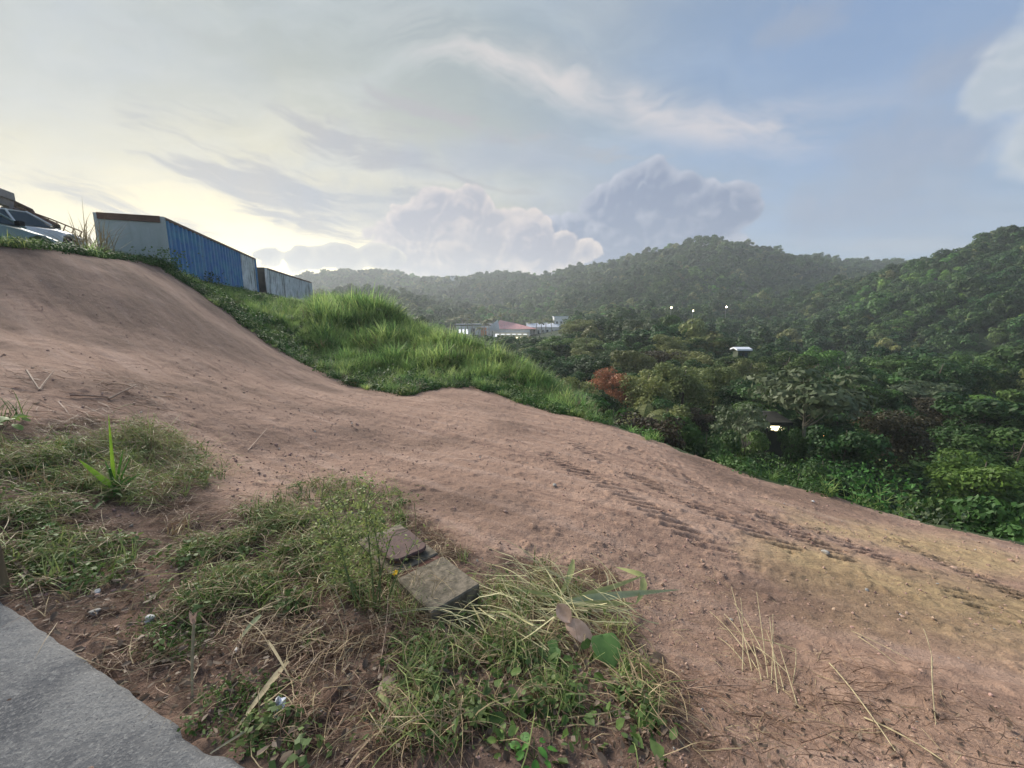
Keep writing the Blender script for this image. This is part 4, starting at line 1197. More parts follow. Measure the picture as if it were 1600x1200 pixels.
M_conc = mat('aged_concrete', (0.30, 0.28, 0.27), 0.9, c2=(0.17, 0.16, 0.165), vscale=1.5, bump=0.3, bscale=8)
M_purl = mat('brown_purlin', (0.13, 0.085, 0.085), 0.8, var=0.3)
def hexa(a, b, back, dz):
    """beam slab from a to b, extending by the vector back and down by dz"""
    a, b, k = Vector(a), Vector(b), Vector(back); d = Vector((0, 0, -dz))
    V = [a, b, b + k, a + k, a + d, b + d, b + k + d, a + k + d]
    return MB().add([tuple(v) for v in V], [(0, 1, 2, 3), (7, 6, 5, 4), (0, 4, 5, 1), (1, 5, 6, 2), (2, 6, 7, 3), (3, 7, 4, 0)])
def carport():
    o = empty('carport', (-21.5, 17.5, 2.4)); tag(o, 'flat roofed concrete carport cut by the left edge behind the silver car', 'carport')
    off = Vector((-21.5, 17.5, 2.4))
    L = lambda p: Vector(p) - off
    p0, p1 = Vector(at(-60, 266, 15.2)), Vector(at(23, 307, 17.4)); p1.z = p0.z = (p0.z + p1.z) / 2
    back = Vector((-4.5, 1.5, 0))
    hexa(L(p0), L(p1), back, 0.30).build('roof', M_conc, o)
    q0, q1 = p0 + Vector((-0.1, 0.15, -0.302)), p1 + Vector((-0.15, 0.05, -0.302))
    hexa(L(q0), L(q1), Vector((-0.3, 0.1, 0)), 0.28).build('beam', M_conc, o)
    for t, dx in ((0.93, 0), (0.93, 1), (0.1, 0)):
        p = q0.lerp(q1, t) + back * 0.9 * dx + Vector((-0.12, 0.03, -0.282))
        lp = L(p); MB().box((lp.x, lp.y, (lp.z - 0.6) / 2), (0.34, 0.34, lp.z + 0.6)).build('column', M_conc, o)
    a0, a1 = Vector(at(20, 312, 17.8)), Vector(at(52, 327, 17.6))
    hexa(L(a0), L(a1), Vector((-1.6, 1.2, 0.1)), 0.07).build('awning', M_purl, o)
    for t in (0.2, 0.6, 0.97):
        p = a0.lerp(a1, t) + Vector((0, 0, -0.075)); lp = L(p)
        MB().tube([tuple(lp), tuple(lp + Vector((-1.6, 1.2, 0.1)))], 0.04, 5).build('rafter', M_purl, o)
    lp = L(a1) + Vector((-0.08, 0.05, -0.07)); MB().tube([tuple(lp), (lp.x, lp.y, -0.2)], 0.045, 6).build('post', M_purl, o)
carport()
def ramp_frame():
    ps = [Vector(at(22, 331, 17.2)), Vector(at(60, 341, 18.0)), Vector(at(92, 355, 18.6))]
    top = [Vector(at(22, 322, 17.0)), Vector(at(76, 341, 18.2)), Vector(at(128, 362, 19.0))]
    b = ps[1]; o = empty('steel_frame', tuple(b)); tag(o, 'rusty steel truss frame leaning down behind the two cars', 'frame')
    L = lambda p: tuple(p - b)
    MB().tube([L(p) for p in ps], 0.075, 6).build('lower_beam', M_purl, o)
    MB().tube([L(p + Vector((0, 0, 0.10))) for p in ps], 0.05, 6).build('upper_beam', M_rust, o)
    MB().tube([L(p) for p in top], 0.028, 6).build('thin_bar', M_rust, o)
    for i in range(9):
        t = i / 8; p = ps[0].lerp(ps[2], t); MB().tube([L(p), L(p + Vector((0, 0, -0.42)))], 0.05, 5).build('post', M_purl, o)
    q = [p + Vector((0, 0, -0.42)) for p in ps]; MB().tube([L(p) for p in q], 0.05, 6).build('foot_rail', M_purl, o)
    for i in range(5):
        p = top[1].lerp(top[2], i / 4); MB().tube([L(p), L(p + Vector((-0.25, 0, -0.4)))], 0.022, 5).build('brace', M_rust, o)
    for t in (0.0, 0.5, 1.0):
        p = ps[0].lerp(ps[2], t); g = hz(p.x, p.y); MB().tube([L(p + Vector((0, 0, -0.4))), L(Vector((p.x, p.y, g - 0.1)))], 0.05, 5).build('leg', M_rust, o)
ramp_frame()

# ------------------------------------------------------------------ tall grass on the bank
G_green = leafmat('grass_green', (0.34, 0.49, 0.16), (0.20, 0.32, 0.095), rnd=0.3, transl=0.45, vscale=2)
G_lime = leafmat('grass_lime', (0.52, 0.63, 0.24), (0.35, 0.47, 0.15), rnd=0.25, transl=0.45, vscale=2)
G_deep = leafmat('grass_deep', (0.11, 0.21, 0.075), (0.07, 0.14, 0.045), rnd=0.3, transl=0.4, vscale=2)
G_dry = leafmat('grass_dry', (0.34, 0.29, 0.16), (0.22, 0.18, 0.09), rnd=0.25, transl=0.2, vscale=3)

def blade_quads(p0, ang, el, L, w, curl, K=4, rng=RNG):
    """blades as strips: arrays of base, heading, start elevation, length, width, bend"""
    n = len(p0); p = np.array(p0, float); Q = []
    side = np.c_[-np.sin(ang), np.cos(ang), np.zeros(n)]
    for k in range(K):
        e = el - curl * (k / K)
        d = np.c_[np.cos(ang) * np.cos(e), np.sin(ang) * np.cos(e), np.sin(e)]
        p1 = p + d * (L / K)[:, None]
        w0 = (w * (1 - (k / K) ** 1.6) * 0.5)[:, None]; w1 = (w * (1 - ((k + 1) / K) ** 1.6) * 0.5 + 0.0006)[:, None]
        Q.append(np.stack([p - side * w0, p + side * w0, p1 + side * w1, p1 - side * w1], 1)); p = p1
    return np.concatenate(Q).reshape(-1, 3)

def tuft_mesh(name, seed, m, n=46, H=1.0, spread=0.22, w=0.016, curl=1.3):
    r = np.random.default_rng(seed)
    a = r.uniform(0, 2 * np.pi, n); q = spread * np.sqrt(r.random(n)) * 0.6; b = r.uniform(0, 2 * np.pi, n)
    p0 = np.c_[q * np.cos(b), q * np.sin(b), np.full(n, -0.03)]
    return quads_mesh(name, blade_quads(p0, a, r.uniform(0.9, 1.5, n), H * r.uniform(0.5, 1.15, n), w * r.uniform(0.7, 1.4, n), curl * r.uniform(0.3, 1.4, n), 4, r), m)

def vine_clump(name, seed, m, n=170, R=0.5, H=0.45, size=0.085):
    r = np.random.default_rng(seed); u = rand_unit(n, r); u[:, 2] = np.abs(u[:, 2])
    c = u * np.array([R, R, H]) * (0.55 + 0.5 * r.random((n, 1))); nr = u + r.normal(0, 0.45, (n, 3)); nr[:, 2] += 0.3
    nr /= np.linalg.norm(nr, axis=1)[:, None]
    return quads_mesh(name, leaf_quads(c, nr, np.full(n, size), r, 0.75), m)

def seg_dist(x, y, poly, closed=True):
    best = np.full(np.shape(x), 1e9); n = len(poly)
    for i in range(n if closed else n - 1):
        (ax, ay), (bx, by) = poly[i], poly[(i + 1) % n]
        dx, dy = bx - ax, by - ay; t = np.clip(((x - ax) * dx + (y - ay) * dy) / (dx * dx + dy * dy + 1e-9), 0, 1)
        best = np.minimum(best, np.hypot(x - ax - t * dx, y - ay - t * dy))
    return best

CONT = [(at(255, 338, 18.0)[:2], -17.0, 12.4), (at(416, 418, 30.6)[:2], -11.8, 11.9)]
def in_container(x, y, pad=0.0):
    r = np.zeros(np.shape(x), bool)
    for (cx, cyy), az, L in CONT:
        a = math.radians(az); dx, dy = math.sin(a), math.cos(a); px, py = -math.cos(a), math.sin(a)
        t = (x - cx) * dx + (y - cyy) * dy; q = (x - cx) * px + (y - cyy) * py
        r |= (t > -pad) & (t < L + pad) & (q > -pad) & (q < 2.44 + pad)
    return r

def bank_growth():
    n = 44000
    x = RNG.uniform(-34, 9, n); y = RNG.uniform(7.5, 50, n)
    s = edge_dist(x, y)
    out = ~in_poly(x, y, dirt_poly); d = seg_dist(x, y, dirt_poly)
    ok = (out | (d < 0.10 + 0.9 * np.clip(vnoise(x * 1.7, y * 1.7, 33) - 0.55, 0, 1))) & (s < 3.2) & ~in_container(x, y, 0.06) & (y > -x * 0.5 - 2)
    right = x > -15.7 - 0.31 * (y - 18)            # right of the containers
    ok &= RNG.random(n) < np.where(right, 0.95, 0.55) * np.where(x > 2.9, 0.16, 1.0)
    x, y, s, d, right = x[ok], y[ok], s[ok], d[ok], right[ok]
    z = height(x, y); n = len(x)
    hgt = np.clip(0.35 + d * 0.16, 0.35, 1.0) * RNG.uniform(0.7, 1.25, n)
    m = at(562, 470, 25); hgt += 0.9 * np.exp(-((x - m[0]) ** 2 + (y - m[1]) ** 2) / 9)
    m = at(510, 475, 33); hgt += 0.5 * np.exp(-((x - m[0]) ** 2 + (y - m[1]) ** 2) / 12)
    m = at(680, 515, 20); hgt += 0.35 * np.exp(-((x - m[0]) ** 2 + (y - m[1]) ** 2) / 8)
    hgt *= (1 - 0.35 * np.clip(s / 3, 0, 1)) * (0.62 + 0.75 * vnoise(x * 0.9, y * 0.9, 51))
    uu = 800 + FPX * x / y
    hgt *= np.where(uu < 500, 0.62, 1.0)
    near_c = in_container(x, y, 2.6)
    hgt = np.where(near_c, np.minimum(hgt, 0.45), hgt)
    # low cut growth on the plateau before the cars
    left = ~right
    hgt = np.where(left, RNG.uniform(0.16, 0.38, n), hgt)
    patch = vnoise(x * 0.35, y * 0.35, 15) + 0.4 * vnoise(x * 1.3, y * 1.3, 16)
    vine = (RNG.random(n) < np.where(x > 2.9, 0.7, np.where(d < 1.2, 0.5, 0.10)) + 0.25 * (patch > 0.95)) & right
    srcs = [source('grass_tuft', tuft_mesh('grass_tuft', 400 + i, mm, 34, 1.0, 0.32, 0.030)) for i, mm in enumerate((G_green, G_lime, G_green, G_deep, G_lime, G_dry))]
    g = ~vine
    p = RNG.random(n)
    patch = patch + RNG.normal(0, 0.08, n)
    lime = (patch > 0.66) & (patch < 0.95)
    idx = np.where(lime, np.where(p < 0.45, 1, np.where(p < 0.75, 4, 0)), np.where(p < 0.4, 0, np.where(p < 0.65, 2, np.where(p < 0.95, 3, 1))))
    idx = np.where((RNG.random(n) < np.where(left, 0.25, 0.05) + 0.5 * np.clip(vnoise(x * 0.6, y * 0.6, 61) - 0.72, 0, 1)), 5, idx)
    S = np.c_[hgt * 1.0, hgt * 1.0, hgt]; S[:, :2] = np.maximum(S[:, :2], 0.45)
    scatter('tall_grass', np.c_[x, y, z][g], rz_rot(g.sum(), 0.12), S[g], srcs, idx[g], 'tall green grass covering the bank below the containers')
    vs = [source('vine_clump', vine_clump('vine_clump', 420 + i, mm)) for i, mm in enumerate((L_vine, L_dark, L_mid, L_vine))]
    sc = RNG.uniform(0.5, 1.15, n) * np.where(d < 1.0, 0.75, 1.0)
    scatter('creeper_cover', np.c_[x, y, z - 0.03][vine], rz_rot(vine.sum(), 0.15), sc[vine], vs, None, 'dark green creepers along the edge of the bare earth')
    print('bank', g.sum(), vine.sum())
bank_growth()

def undergrowth():
    n = 46000
    r = np.exp(RNG.uniform(math.log(8), math.log(105), n)); a = np.radians(RNG.uniform(-14, 66, n))
    x, y = r * np.sin(a), r * np.cos(a); s = edge_dist(x, y)
    ok = (s > 2.3); x, y, r = x[ok], y[ok], r[ok]; n = len(x)
    vs = [source('shrub_clump', vine_clump('shrub_clump', 440 + i, mm, 120, 0.5, 0.6, 0.14)) for i, mm in enumerate((L_dark, L_mid, L_dark, L_vine, L_olive))]
    idx = np.where(RNG.random(n) < 0.1, RNG.integers(3, 5, n), RNG.integers(0, 3, n))
    scatter('undergrowth', np.c_[x, y, height(x, y) - 0.1], rz_rot(n, 0.15), RNG.uniform(0.5, 1.0, n) * np.clip(r / 14, 0.8, 3.2), vs, idx, 'dark undergrowth between the trees of the valley')
undergrowth()

def weed(name, u, v, label, H, n=26, spread=0.25, m=None, D=None, seed=1, w=0.02, curl=1.4, leafy=None, cat='weed', group=None):
    """a tall weed standing on the ground: stems and a bush of leaves"""
    g = gp(u, v) if D is None else None
    if g is None:
        x, y, z = at(u, v, D); g = np.array((x, y, hz(x, y)))
    o = empty(name, tuple(g)); tag(o, label, cat, group)
    link('blades', tuft_mesh('blades', seed, m or G_green, n, H, spread, w, curl), o)
    if leafy:
        r = np.random.default_rng(seed + 3); k = leafy[0]
        c = np.c_[r.normal(0, spread * 0.8, (k, 2)), r.uniform(0.1, 0.95, k) * H]
        nr = rand_unit(k, r); nr[:, 2] += 0.6; nr /= np.linalg.norm(nr, axis=1)[:, None]
        link('leaves', quads_mesh('leaves', leaf_quads(c, nr, np.full(k, leafy[1]), r, 0.5), leafy[2]), o)
    return o
weed('edge_weed', 1225, 765, 'feathery weed standing at the lip of the bare earth, left of the bent stems', 0.75, 30, 0.5, L_vine, 8.4, 31, leafy=(260, 0.09, L_vine))
weed('edge_weed', 1350, 795, 'leafy weed with long bent stems at the lip of the bare earth', 0.95, 34, 0.55, G_green, 7.6, 32, leafy=(420, 0.10, L_vine))
weed('edge_weed', 1440, 805, 'pale tipped weed beside the leaning vine bush at the lip', 0.7, 26, 0.5, L_pale, 7.4, 33, leafy=(260, 0.10, L_pale))
weed('edge_weed', 1135, 722, 'small weed poking over the lip of the bare earth, leftmost of the edge weeds', 0.35, 20, 0.25, G_green, 8.9, 34, leafy=(90, 0.07, L_vine))
weed('cane_grass', 148, 395, 'tall dark cane grass against the sky left of the blue container', 1.9, 90, 1.0, G_dry, 15.3, 36, 0.028, 1.1)
weed('bright_grass', 140, 398, 'bright yellow green grass clump at the foot of the cane grass', 0.8, 60, 0.7, G_lime, 14.0, 37, 0.025, 1.5)
weed('bright_grass', 25, 388, 'bright yellow green grass clump in front of the silver green car', 0.55, 60, 0.7, G_lime, 11.0, 38, 0.02, 1.5)
weed('corner_shrub', 262, 425, 'green shrub growing at the front corner of the blue container', 0.9, 40, 0.5, G_deep, 17.3, 39, leafy=(320, 0.12, L_mid), cat='shrub')
weed('corner_shrub', 332, 468, 'small dark creeper climbing the blue side panel', 0.9, 20, 0.4, G_deep, 21.5, 40, leafy=(200, 0.13, L_dark), cat='shrub')

# ------------------------------------------------------------------ concrete pavement in the near left corner
def pavement():
    a, b = gp(362, 1192), gp(0, 942)
    d = (b - a)[:2]; L = np.linalg.norm(d); d = d / L; nrm = np.array([d[1], -d[0]])
    if nrm[1] > 0: nrm = -nrm                       # towards the camera
    sl = (b[2] - a[2]) / L
    t = np.arange(-4.0, 5.2, 0.02); q = np.concatenate([np.linspace(0, 0.5, 26), np.linspace(0.55, 3.0, 30)])
    Tt, Q = np.meshgrid(t, q, indexing='ij')
    chip = 0.014 * fbm(Tt * 14, Tt * 0 + 3, 3, 5) + 0.012 * fbm(Tt * 2.2, Tt * 0 + 7, 3, 9) - 0.022 * np.clip((0.13 - np.abs(Tt - 0.16)) / 0.05, 0, 1) * (Tt < 0.3)
    X = a[0] + d[0] * Tt + nrm[0] * (Q - chip * np.clip(1 - Q / 0.3, 0, 1)); Y = a[1] + d[1] * Tt + nrm[1] * (Q - chip * np.clip(1 - Q / 0.3, 0, 1))
    Z = a[2] + sl * np.clip(Tt, -1, 4) + 0.035 - 0.03 * np.exp(-Q / 0.02) + 0.010 * fbm(X * 9, Y * 9, 4, 13) + 0.006 * fbm(X * 40, Y * 40, 2, 17)
    n1, n2 = Tt.shape
    top = np.stack([X, Y, Z], -1); low = top[:, 0].copy(); low[:, 2] -= 0.30
    V = np.concatenate([top.reshape(-1, 3), low]); i = np.arange(n1 * n2).reshape(n1, n2)
    F = np.stack([i[:-1, :-1], i[:-1, 1:], i[1:, 1:], i[1:, :-1]], -1).reshape(-1, 4)
    lo = n1 * n2 + np.arange(n1)
    F = np.concatenate([F, np.stack([i[:-1, 0], i[1:, 0], lo[1:], lo[:-1]], -1)])
    me = bpy.data.meshes.new('pavement'); me.from_pydata(V.tolist(), [], F.tolist()); me.update()
    m = bpy.data.materials.new('rough_concrete'); m.use_nodes = True
    T = NT(m.node_tree); P = T.n('ShaderNodeNewGeometry').outputs['Position']
    k1 = T.noise(P, 3.0, 6, 0.6).outputs[0]; k2 = T.noise(P, 75, 5, 0.75).outputs[0]; k3 = T.noise(P, 120, 4, 0.75).outputs[0]
    c = T.mix(T.ss(k1, 0.35, 0.65), (0.205, 0.205, 0.205), (0.085, 0.088, 0.098))
    c = T.mix(T.m('MULTIPLY', T.ss(k2, 0.48, 0.66), 0.6), c, (0.36, 0.355, 0.34))
    c = T.mix(T.m('MULTIPLY', T.ss(k3, 0.47, 0.33), 0.75), c, (0.05, 0.05, 0.06))
    bb = T.n('ShaderNodeBsdfPrincipled'); T.put(bb.inputs['Base Color'], c); bb.inputs['Roughness'].default_value = 0.9
    bp = T.n('ShaderNodeBump'); bp.inputs['Strength'].default_value = 0.9; bp.inputs['Distance'].default_value = 0.010
    T.put(bp.inputs['Height'], T.m('ADD', k2, T.m('MULTIPLY', k3, 0.5))); T.put(bb.inputs['Normal'], bp.outputs[0])
    oo = T.n('ShaderNodeOutputMaterial'); T.t.links.new(bb.outputs[0], oo.inputs[0])
    me.materials.append(m)
    tag(link('pavement', me), kind='structure')
pavement()

# ------------------------------------------------------------------ loose earth, stones
pv_a, pv_b = gp(362, 1192)[:2], gp(0, 942)[:2]
def off_pavement(x, y, pad=0.0):
    d = pv_b - pv_a; d = d / np.linalg.norm(d); c = d[0] * (y - pv_a[1]) - d[1] * (x - pv_a[0])
    return c * np.sign(d[0] * (5 - pv_a[1]) - d[1] * (0 - pv_a[0])) > pad

M_clod = mat('earth_clod', (0.44, 0.30, 0.24), 0.95, c2=(0.30, 0.20, 0.16), vscale=30, rnd=0.22)
M_stone = mat('pale_stone', (0.72, 0.70, 0.68), 0.8, var=0.25, vscale=25)
M_stoneg = mat('grey_stone', (0.42, 0.40, 0.37), 0.85, var=0.3, vscale=25, bump=0.3, bscale=60)
def rock_mesh(name, seed, m, sub=2, amp=0.3):
    import bmesh
    bm = bmesh.new(); bmesh.ops.create_icosphere(bm, subdivisions=sub, radius=0.5)
    r = np.random.default_rng(seed); K = r.normal(0, 1.6, (5, 3)); ph = r.uniform(0, 6, 5)
    for v in bm.verts:
        c = np.array(v.co); f = 1 + amp * sum(math.sin(K[i] @ c * 2 + ph[i]) for i in range(5)) / 2.2
        v.co = Vector(c * f * np.array([1, 0.8, 0.62]))
    me = bpy.data.meshes.new(name); bm.to_mesh(me); bm.free(); me.materials.append(m)
    return me
def clods():
    n = 26000
    r = np.exp(RNG.uniform(math.log(1.2), math.log(15), n)); a = np.radians(RNG.uniform(-62, 60, n))
    x, y = r * np.sin(a), r * np.cos(a)
    ok = in_poly(x, y, dirt_poly) & off_pavement(x, y, 0.03) & (edge_dist(x, y) < 0) & (fbm(x * 1.1, y * 1.1, 3, 19) + RNG.normal(0, 0.12, n) > -0.02)
    x, y, r = x[ok], y[ok], r[ok]; n = len(x)
    sz = 0.005 + 0.02 * RNG.random(n) ** 4 + 0.0008 * r * RNG.random(n)
    sz = np.where(RNG.random(n) < 0.010, sz * 2.2, sz) * np.clip(r / 4, 0.5, 1)
    srcs = [source('clod', rock_mesh('clod', 50 + i, M_clod, 1, 0.35)) for i in range(4)]
    srcs.append(source('clod', rock_mesh('clod', 58, M_stoneg, 1, 0.35)))
    idx = np.where(RNG.random(n) < 0.025, 4, RNG.integers(0, 4, n))
    scatter('loose_clods', np.c_[x, y, height(x, y) + sz * 0.15], rz_rot(n, 0.5), sz * 1.6, srcs, idx, 'small clods of loose earth lying over the bare slope')
clods()
for (u, v, s, m, lab) in [(233, 971, 0.052, M_stone, 'white rounded stone beside the green patch in the left foreground'), (153, 926, 0.04, M_stone, 'small white stone above the grey one near the pavement edge'), (150, 960, 0.058, M_stoneg, 'grey stone lying between the pavement and the white stone'),
                          (1290, 865, 0.07, M_stoneg, 'pale grey stone on the bare earth beside the sandy patch'), (370, 1019, 0.028, M_stone, 'tiny bluish white pebble caught in the wilted stalks'), (866, 760, 0.06, M_stoneg, 'small pale stone in the middle of the bare earth'), (1270, 786, 0.06, M_stone, 'small white stone near the lip of the earth, below the edge weeds'), (703, 962, 0.05, M_stoneg, 'stone leaning against the front of the concrete box')]:
    g = gp(u, v)
    o = link('stone', rock_mesh('stone', int(u), m, 3, 0.3), loc=tuple(g + np.array([0, 0, s * 0.2])))
    o.scale = (s, s, s); o.rotation_euler = (0.2, 0.1, u)
    tag(o, lab, 'stone')

# ------------------------------------------------------------------ cut weeds and straw lying in the foreground
def mat_noisy(name, c1, c2, tr=0.15):
    return leafmat(name, c1, c2, rnd=0.0, transl=tr, vscale=9)
S_straw = mat_noisy('straw', (0.46, 0.37, 0.22), (0.26, 0.185, 0.11))
S_brown = mat_noisy('brown_straw', (0.30, 0.19, 0.125), (0.13, 0.08, 0.055))
S_green = mat_noisy('cut_grass', (0.36, 0.42, 0.15), (0.19, 0.25, 0.08), 0.3)
S_yell = mat_noisy('yellow_stalk', (0.62, 0.58, 0.34), (0.46, 0.42, 0.22), 0.2)
S_moss = mat_noisy('moss_leaf', (0.13, 0.21, 0.055), (0.065, 0.115, 0.03), 0.3)
S_leaf = mat_noisy('small_leaf', (0.19, 0.25, 0.085), (0.10, 0.145, 0.05), 0.3)
S_dead = mat_noisy('dead_leaf', (0.22, 0.16, 0.115), (0.11, 0.08, 0.06), 0.15)

def sample(px, n, soft=0.0, clump=0.0):
    poly = np.array([gp(*p)[:2] for p in px])
    lo, hi = poly.min(0), poly.max(0); xs = []; c = 0; B = max(n * 2, 1500)
    for _ in range(400):
        x = RNG.uniform(lo[0], hi[0], B); y = RNG.uniform(lo[1], hi[1], B)
        ok = in_poly(x + RNG.normal(0, soft + 1e-6, B), y + RNG.normal(0, soft + 1e-6, B), poly) & off_pavement(x, y)
        if clump:
            q = vnoise(x * 4.5, y * 4.5, 201) + 0.6 * vnoise(x * 11, y * 11, 202) + 0.3 * vnoise(x * 1.3, y * 1.3, 203)
            ok &= RNG.random(B) < np.clip(0.05 + clump * (q - 0.92) * 2.6, 0.03, 1)
        ok &= RNG.random(B) < np.clip(2.2 / np.hypot(x, y), 0.15, 1)        # nearer pieces count for more
        xs.append(np.c_[x[ok], y[ok]]); c += ok.sum()
        if c >= n: break
    return np.concatenate(xs)[:n]

def lying(P, L, w, lift, arch, K=5, ang=None, bend=0.5):
    """strips lying on the ground: they follow it, lifted and arched a little"""
    n = len(P); L = np.asarray(L); ang = RNG.uniform(0, 2 * np.pi, n) if ang is None else ang
    t = np.linspace(0, 1, K + 1); cur = RNG.normal(0, bend, n)
    a = ang[:, None] + cur[:, None] * (t[None] - 0.5)
    st = (L / K)[:, None]
    X = P[:, :1] + np.cumsum(np.cos(a) * st, 1) - (np.cos(ang) * L * 0.5)[:, None]
    Y = P[:, 1:] + np.cumsum(np.sin(a) * st, 1) - (np.sin(ang) * L * 0.5)[:, None]
    tilt = RNG.normal(0, 1, n)[:, None] * (t[None] - 0.5) * (lift * 1.2)[:, None]
    Z = height(X.ravel(), Y.ravel()).reshape(X.shape) + np.maximum(lift[:, None] + tilt, 0.003) + arch[:, None] * np.sin(np.pi * t)[None]
    sx, sy = -np.sin(a), np.cos(a); ro = RNG.normal(0, 0.8, n)[:, None]
    hw = (w[:, None] * 0.5) * (1 - 0.75 * t[None] ** 3)
    ox, oy, oz = sx * hw * np.cos(ro), sy * hw * np.cos(ro), hw * np.sin(ro)
    A = np.stack([X - ox, Y - oy, Z - oz], -1); B = np.stack([X + ox, Y + oy, Z + oz], -1)
    return np.stack([A[:, :-1], B[:, :-1], B[:, 1:], A[:, 1:]], 2).reshape(-1, 3)

def folded_leaves(c, nr, size, rng, aspect):
    """small leaves of two halves folded along a bent midrib, outlines uneven"""
    n = len(c); t = np.cross(nr, rand_unit(n, rng)); t /= np.linalg.norm(t, axis=1)[:, None] + 1e-9
    b = np.cross(nr, t); L = (size * rng.uniform(0.6, 1.3, n))[:, None]; f = rng.uniform(0.0, 0.55, n)[:, None]; cu = rng.normal(0, 0.22, n)[:, None]
    base = c - t * L * 0.5; tip = c + t * L * 0.5 + nr * L * cu
    out = []
    for sg in (-1, 1):
        w1 = aspect * 0.5 * rng.uniform(0.6, 1.2, n)[:, None]; w2 = aspect * 0.5 * rng.uniform(0.5, 1.0, n)[:, None]
        p1 = c - t * L * rng.uniform(0.15, 0.35, n)[:, None] + b * sg * L * w1 + nr * L * w1 * f
        p2 = c + t * L * rng.uniform(0.05, 0.3, n)[:, None] + b * sg * L * w2 + nr * L * (w2 * f + cu * 0.4)
        out.append(np.stack([base, p1, p2, tip] if sg > 0 else [base, tip, p2, p1], 1))
    return np.concatenate(out).reshape(-1, 3)

def straw(name, px, n, L, w, lift, m, label, soft=0.08, ang=None, bend=0.5, arch=0.03, clump=0.0, up=0.0):
    P = sample(px, n, soft, clump); n = len(P)
    V = lying(P, RNG.uniform(L[0], L[1], n) , RNG.uniform(w[0], w[1], n), lift * RNG.random(n) ** 1.5, arch * RNG.random(n) ** 2, ang=None if ang is None else RNG.normal(ang[0], ang[1], n), bend=bend) + np.array([0, 0, up])
    return tag(link(name, quads_mesh(name, V, m)), label, kind='stuff')

def litter(name, px, n, size, lift, m, label, soft=0.08, aspect=0.6, flat=1.0, clump=0.0):
    P = sample(px, n, soft, clump); n = len(P)
    z = height(P[:, 0], P[:, 1]) + 0.006 + lift * RNG.random(n) ** 1.4
    nr = rand_unit(n, RNG); nr[:, 2] = np.abs(nr[:, 2]) + flat; nr /= np.linalg.norm(nr, axis=1)[:, None]
    V = folded_leaves(np.c_[P, z], nr, RNG.uniform(size[0], size[1], n), RNG, aspect)
    return tag(link(name, quads_mesh(name, V, m)), label, kind='stuff')

ALL = veg_px + [(1085, 1200), (380, 1200), (0, 945)]
LOW = [(0, 830), (150, 880), (560, 960), (700, 960), (960, 920), (1010, 1000), (1060, 1080), (1070, 1200), (380, 1200), (0, 945)]
straw('brown_straw_litter', ALL, 13500, (0.06, 0.26), (0.002, 0.0045), 0.035, S_brown, 'brown dry straw strewn over the weedy foreground', clump=0.7)
straw('pale_straw_litter', ALL, 2600, (0.08, 0.34), (0.002, 0.0045), 0.06, S_straw, 'pale dry straw strewn over the weedy foreground', arch=0.06, clump=1.4)
litter('dead_leaf_litter', LOW, 3000, (0.010, 0.045), 0.035, S_dead, 'withered grey brown leaves lying among the straw')
M1 = [(90, 690), (250, 675), (310, 740), (300, 770), (200, 790), (110, 760)]
M2 = [(0, 690), (110, 700), (150, 780), (60, 830), (0, 800)]
M3 = [(170, 880), (330, 830), (520, 800), (600, 860), (560, 950), (400, 960), (230, 930)]
M4 = [(680, 960), (760, 900), (900, 900), (960, 960), (960, 1060), (860, 1100), (700, 1040)]
M5 = [(610, 1010), (760, 1000), (960, 1040), (1050, 1120), (1000, 1190), (800, 1190), (640, 1120)]
M6 = [(220, 960), (310, 950), (320, 1030), (250, 1040)]
M7 = [(420, 780), (560, 750), (640, 800), (600, 850), (480, 860)]
M8 = [(0, 850), (120, 830), (200, 900), (120, 930), (20, 930)]
M9 = [(310, 1090), (420, 1060), (480, 1190), (390, 1195)]
for nm, px, n1, n2, lf in (('weed_heap', M1, 4600, 2400, 0.18), ('weed_heap', M2, 1700, 3200, 0.09), ('weed_heap', M3, 2800, 3600, 0.10), ('weed_heap', M4, 900, 600, 0.10), ('weed_heap', M5, 600, 2000, 0.07), ('weed_heap', M7, 1300, 700, 0.11), ('weed_heap', M8, 500, 500, 0.07)):
    where = {id(M1): 'behind the bright grass plant', id(M2): 'at the left edge of the view', id(M3): 'left of the concrete box', id(M4): 'right of the concrete box', id(M5): 'at the bottom middle of the view', id(M7): 'behind the concrete box', id(M8): 'above the pavement corner'}[id(px)]
    straw('cut_grass_heap', px, int(n1 * 0.33), (0.10, 0.36), (0.002, 0.0055), lf, S_green, 'heap of cut yellow green grass ' + where, 0.20, arch=0.08, clump=1.0)
    straw('faded_grass_heap', px, int(n1 * 0.30), (0.10, 0.40), (0.002, 0.005), lf, S_straw, 'heap of faded cut grass ' + where, 0.22, arch=0.08, clump=1.0)
    litter('leafy_heap', px, int(n2 * 0.55), (0.012, 0.04), lf, S_moss if px in (M2, M3) else S_leaf, 'small green leaves heaped ' + where, 0.18, 0.6, 0.5, clump=1.0)
litter('mossy_patch', M6, 2600, (0.006, 0.018), 0.035, S_moss, 'mossy green patch beside the white stone', 0.05, 0.4, 0.3)
litter('mossy_patch', M8, 1500, (0.008, 0.03), 0.05, S_moss, 'dark green mat of low weeds above the pavement corner', 0.12, 0.5, 0.4, clump=1.0)
litter('mossy_patch', M9, 1200, (0.008, 0.025), 0.03, S_moss, 'mossy green patch at the corner of the pavement', 0.06, 0.5, 0.4)
litter('mossy_patch', M3, 3600, (0.008, 0.022), 0.05, S_moss, 'green mat of fine weeds left of the concrete box', 0.18, 0.4, 0.4, clump=1.0)
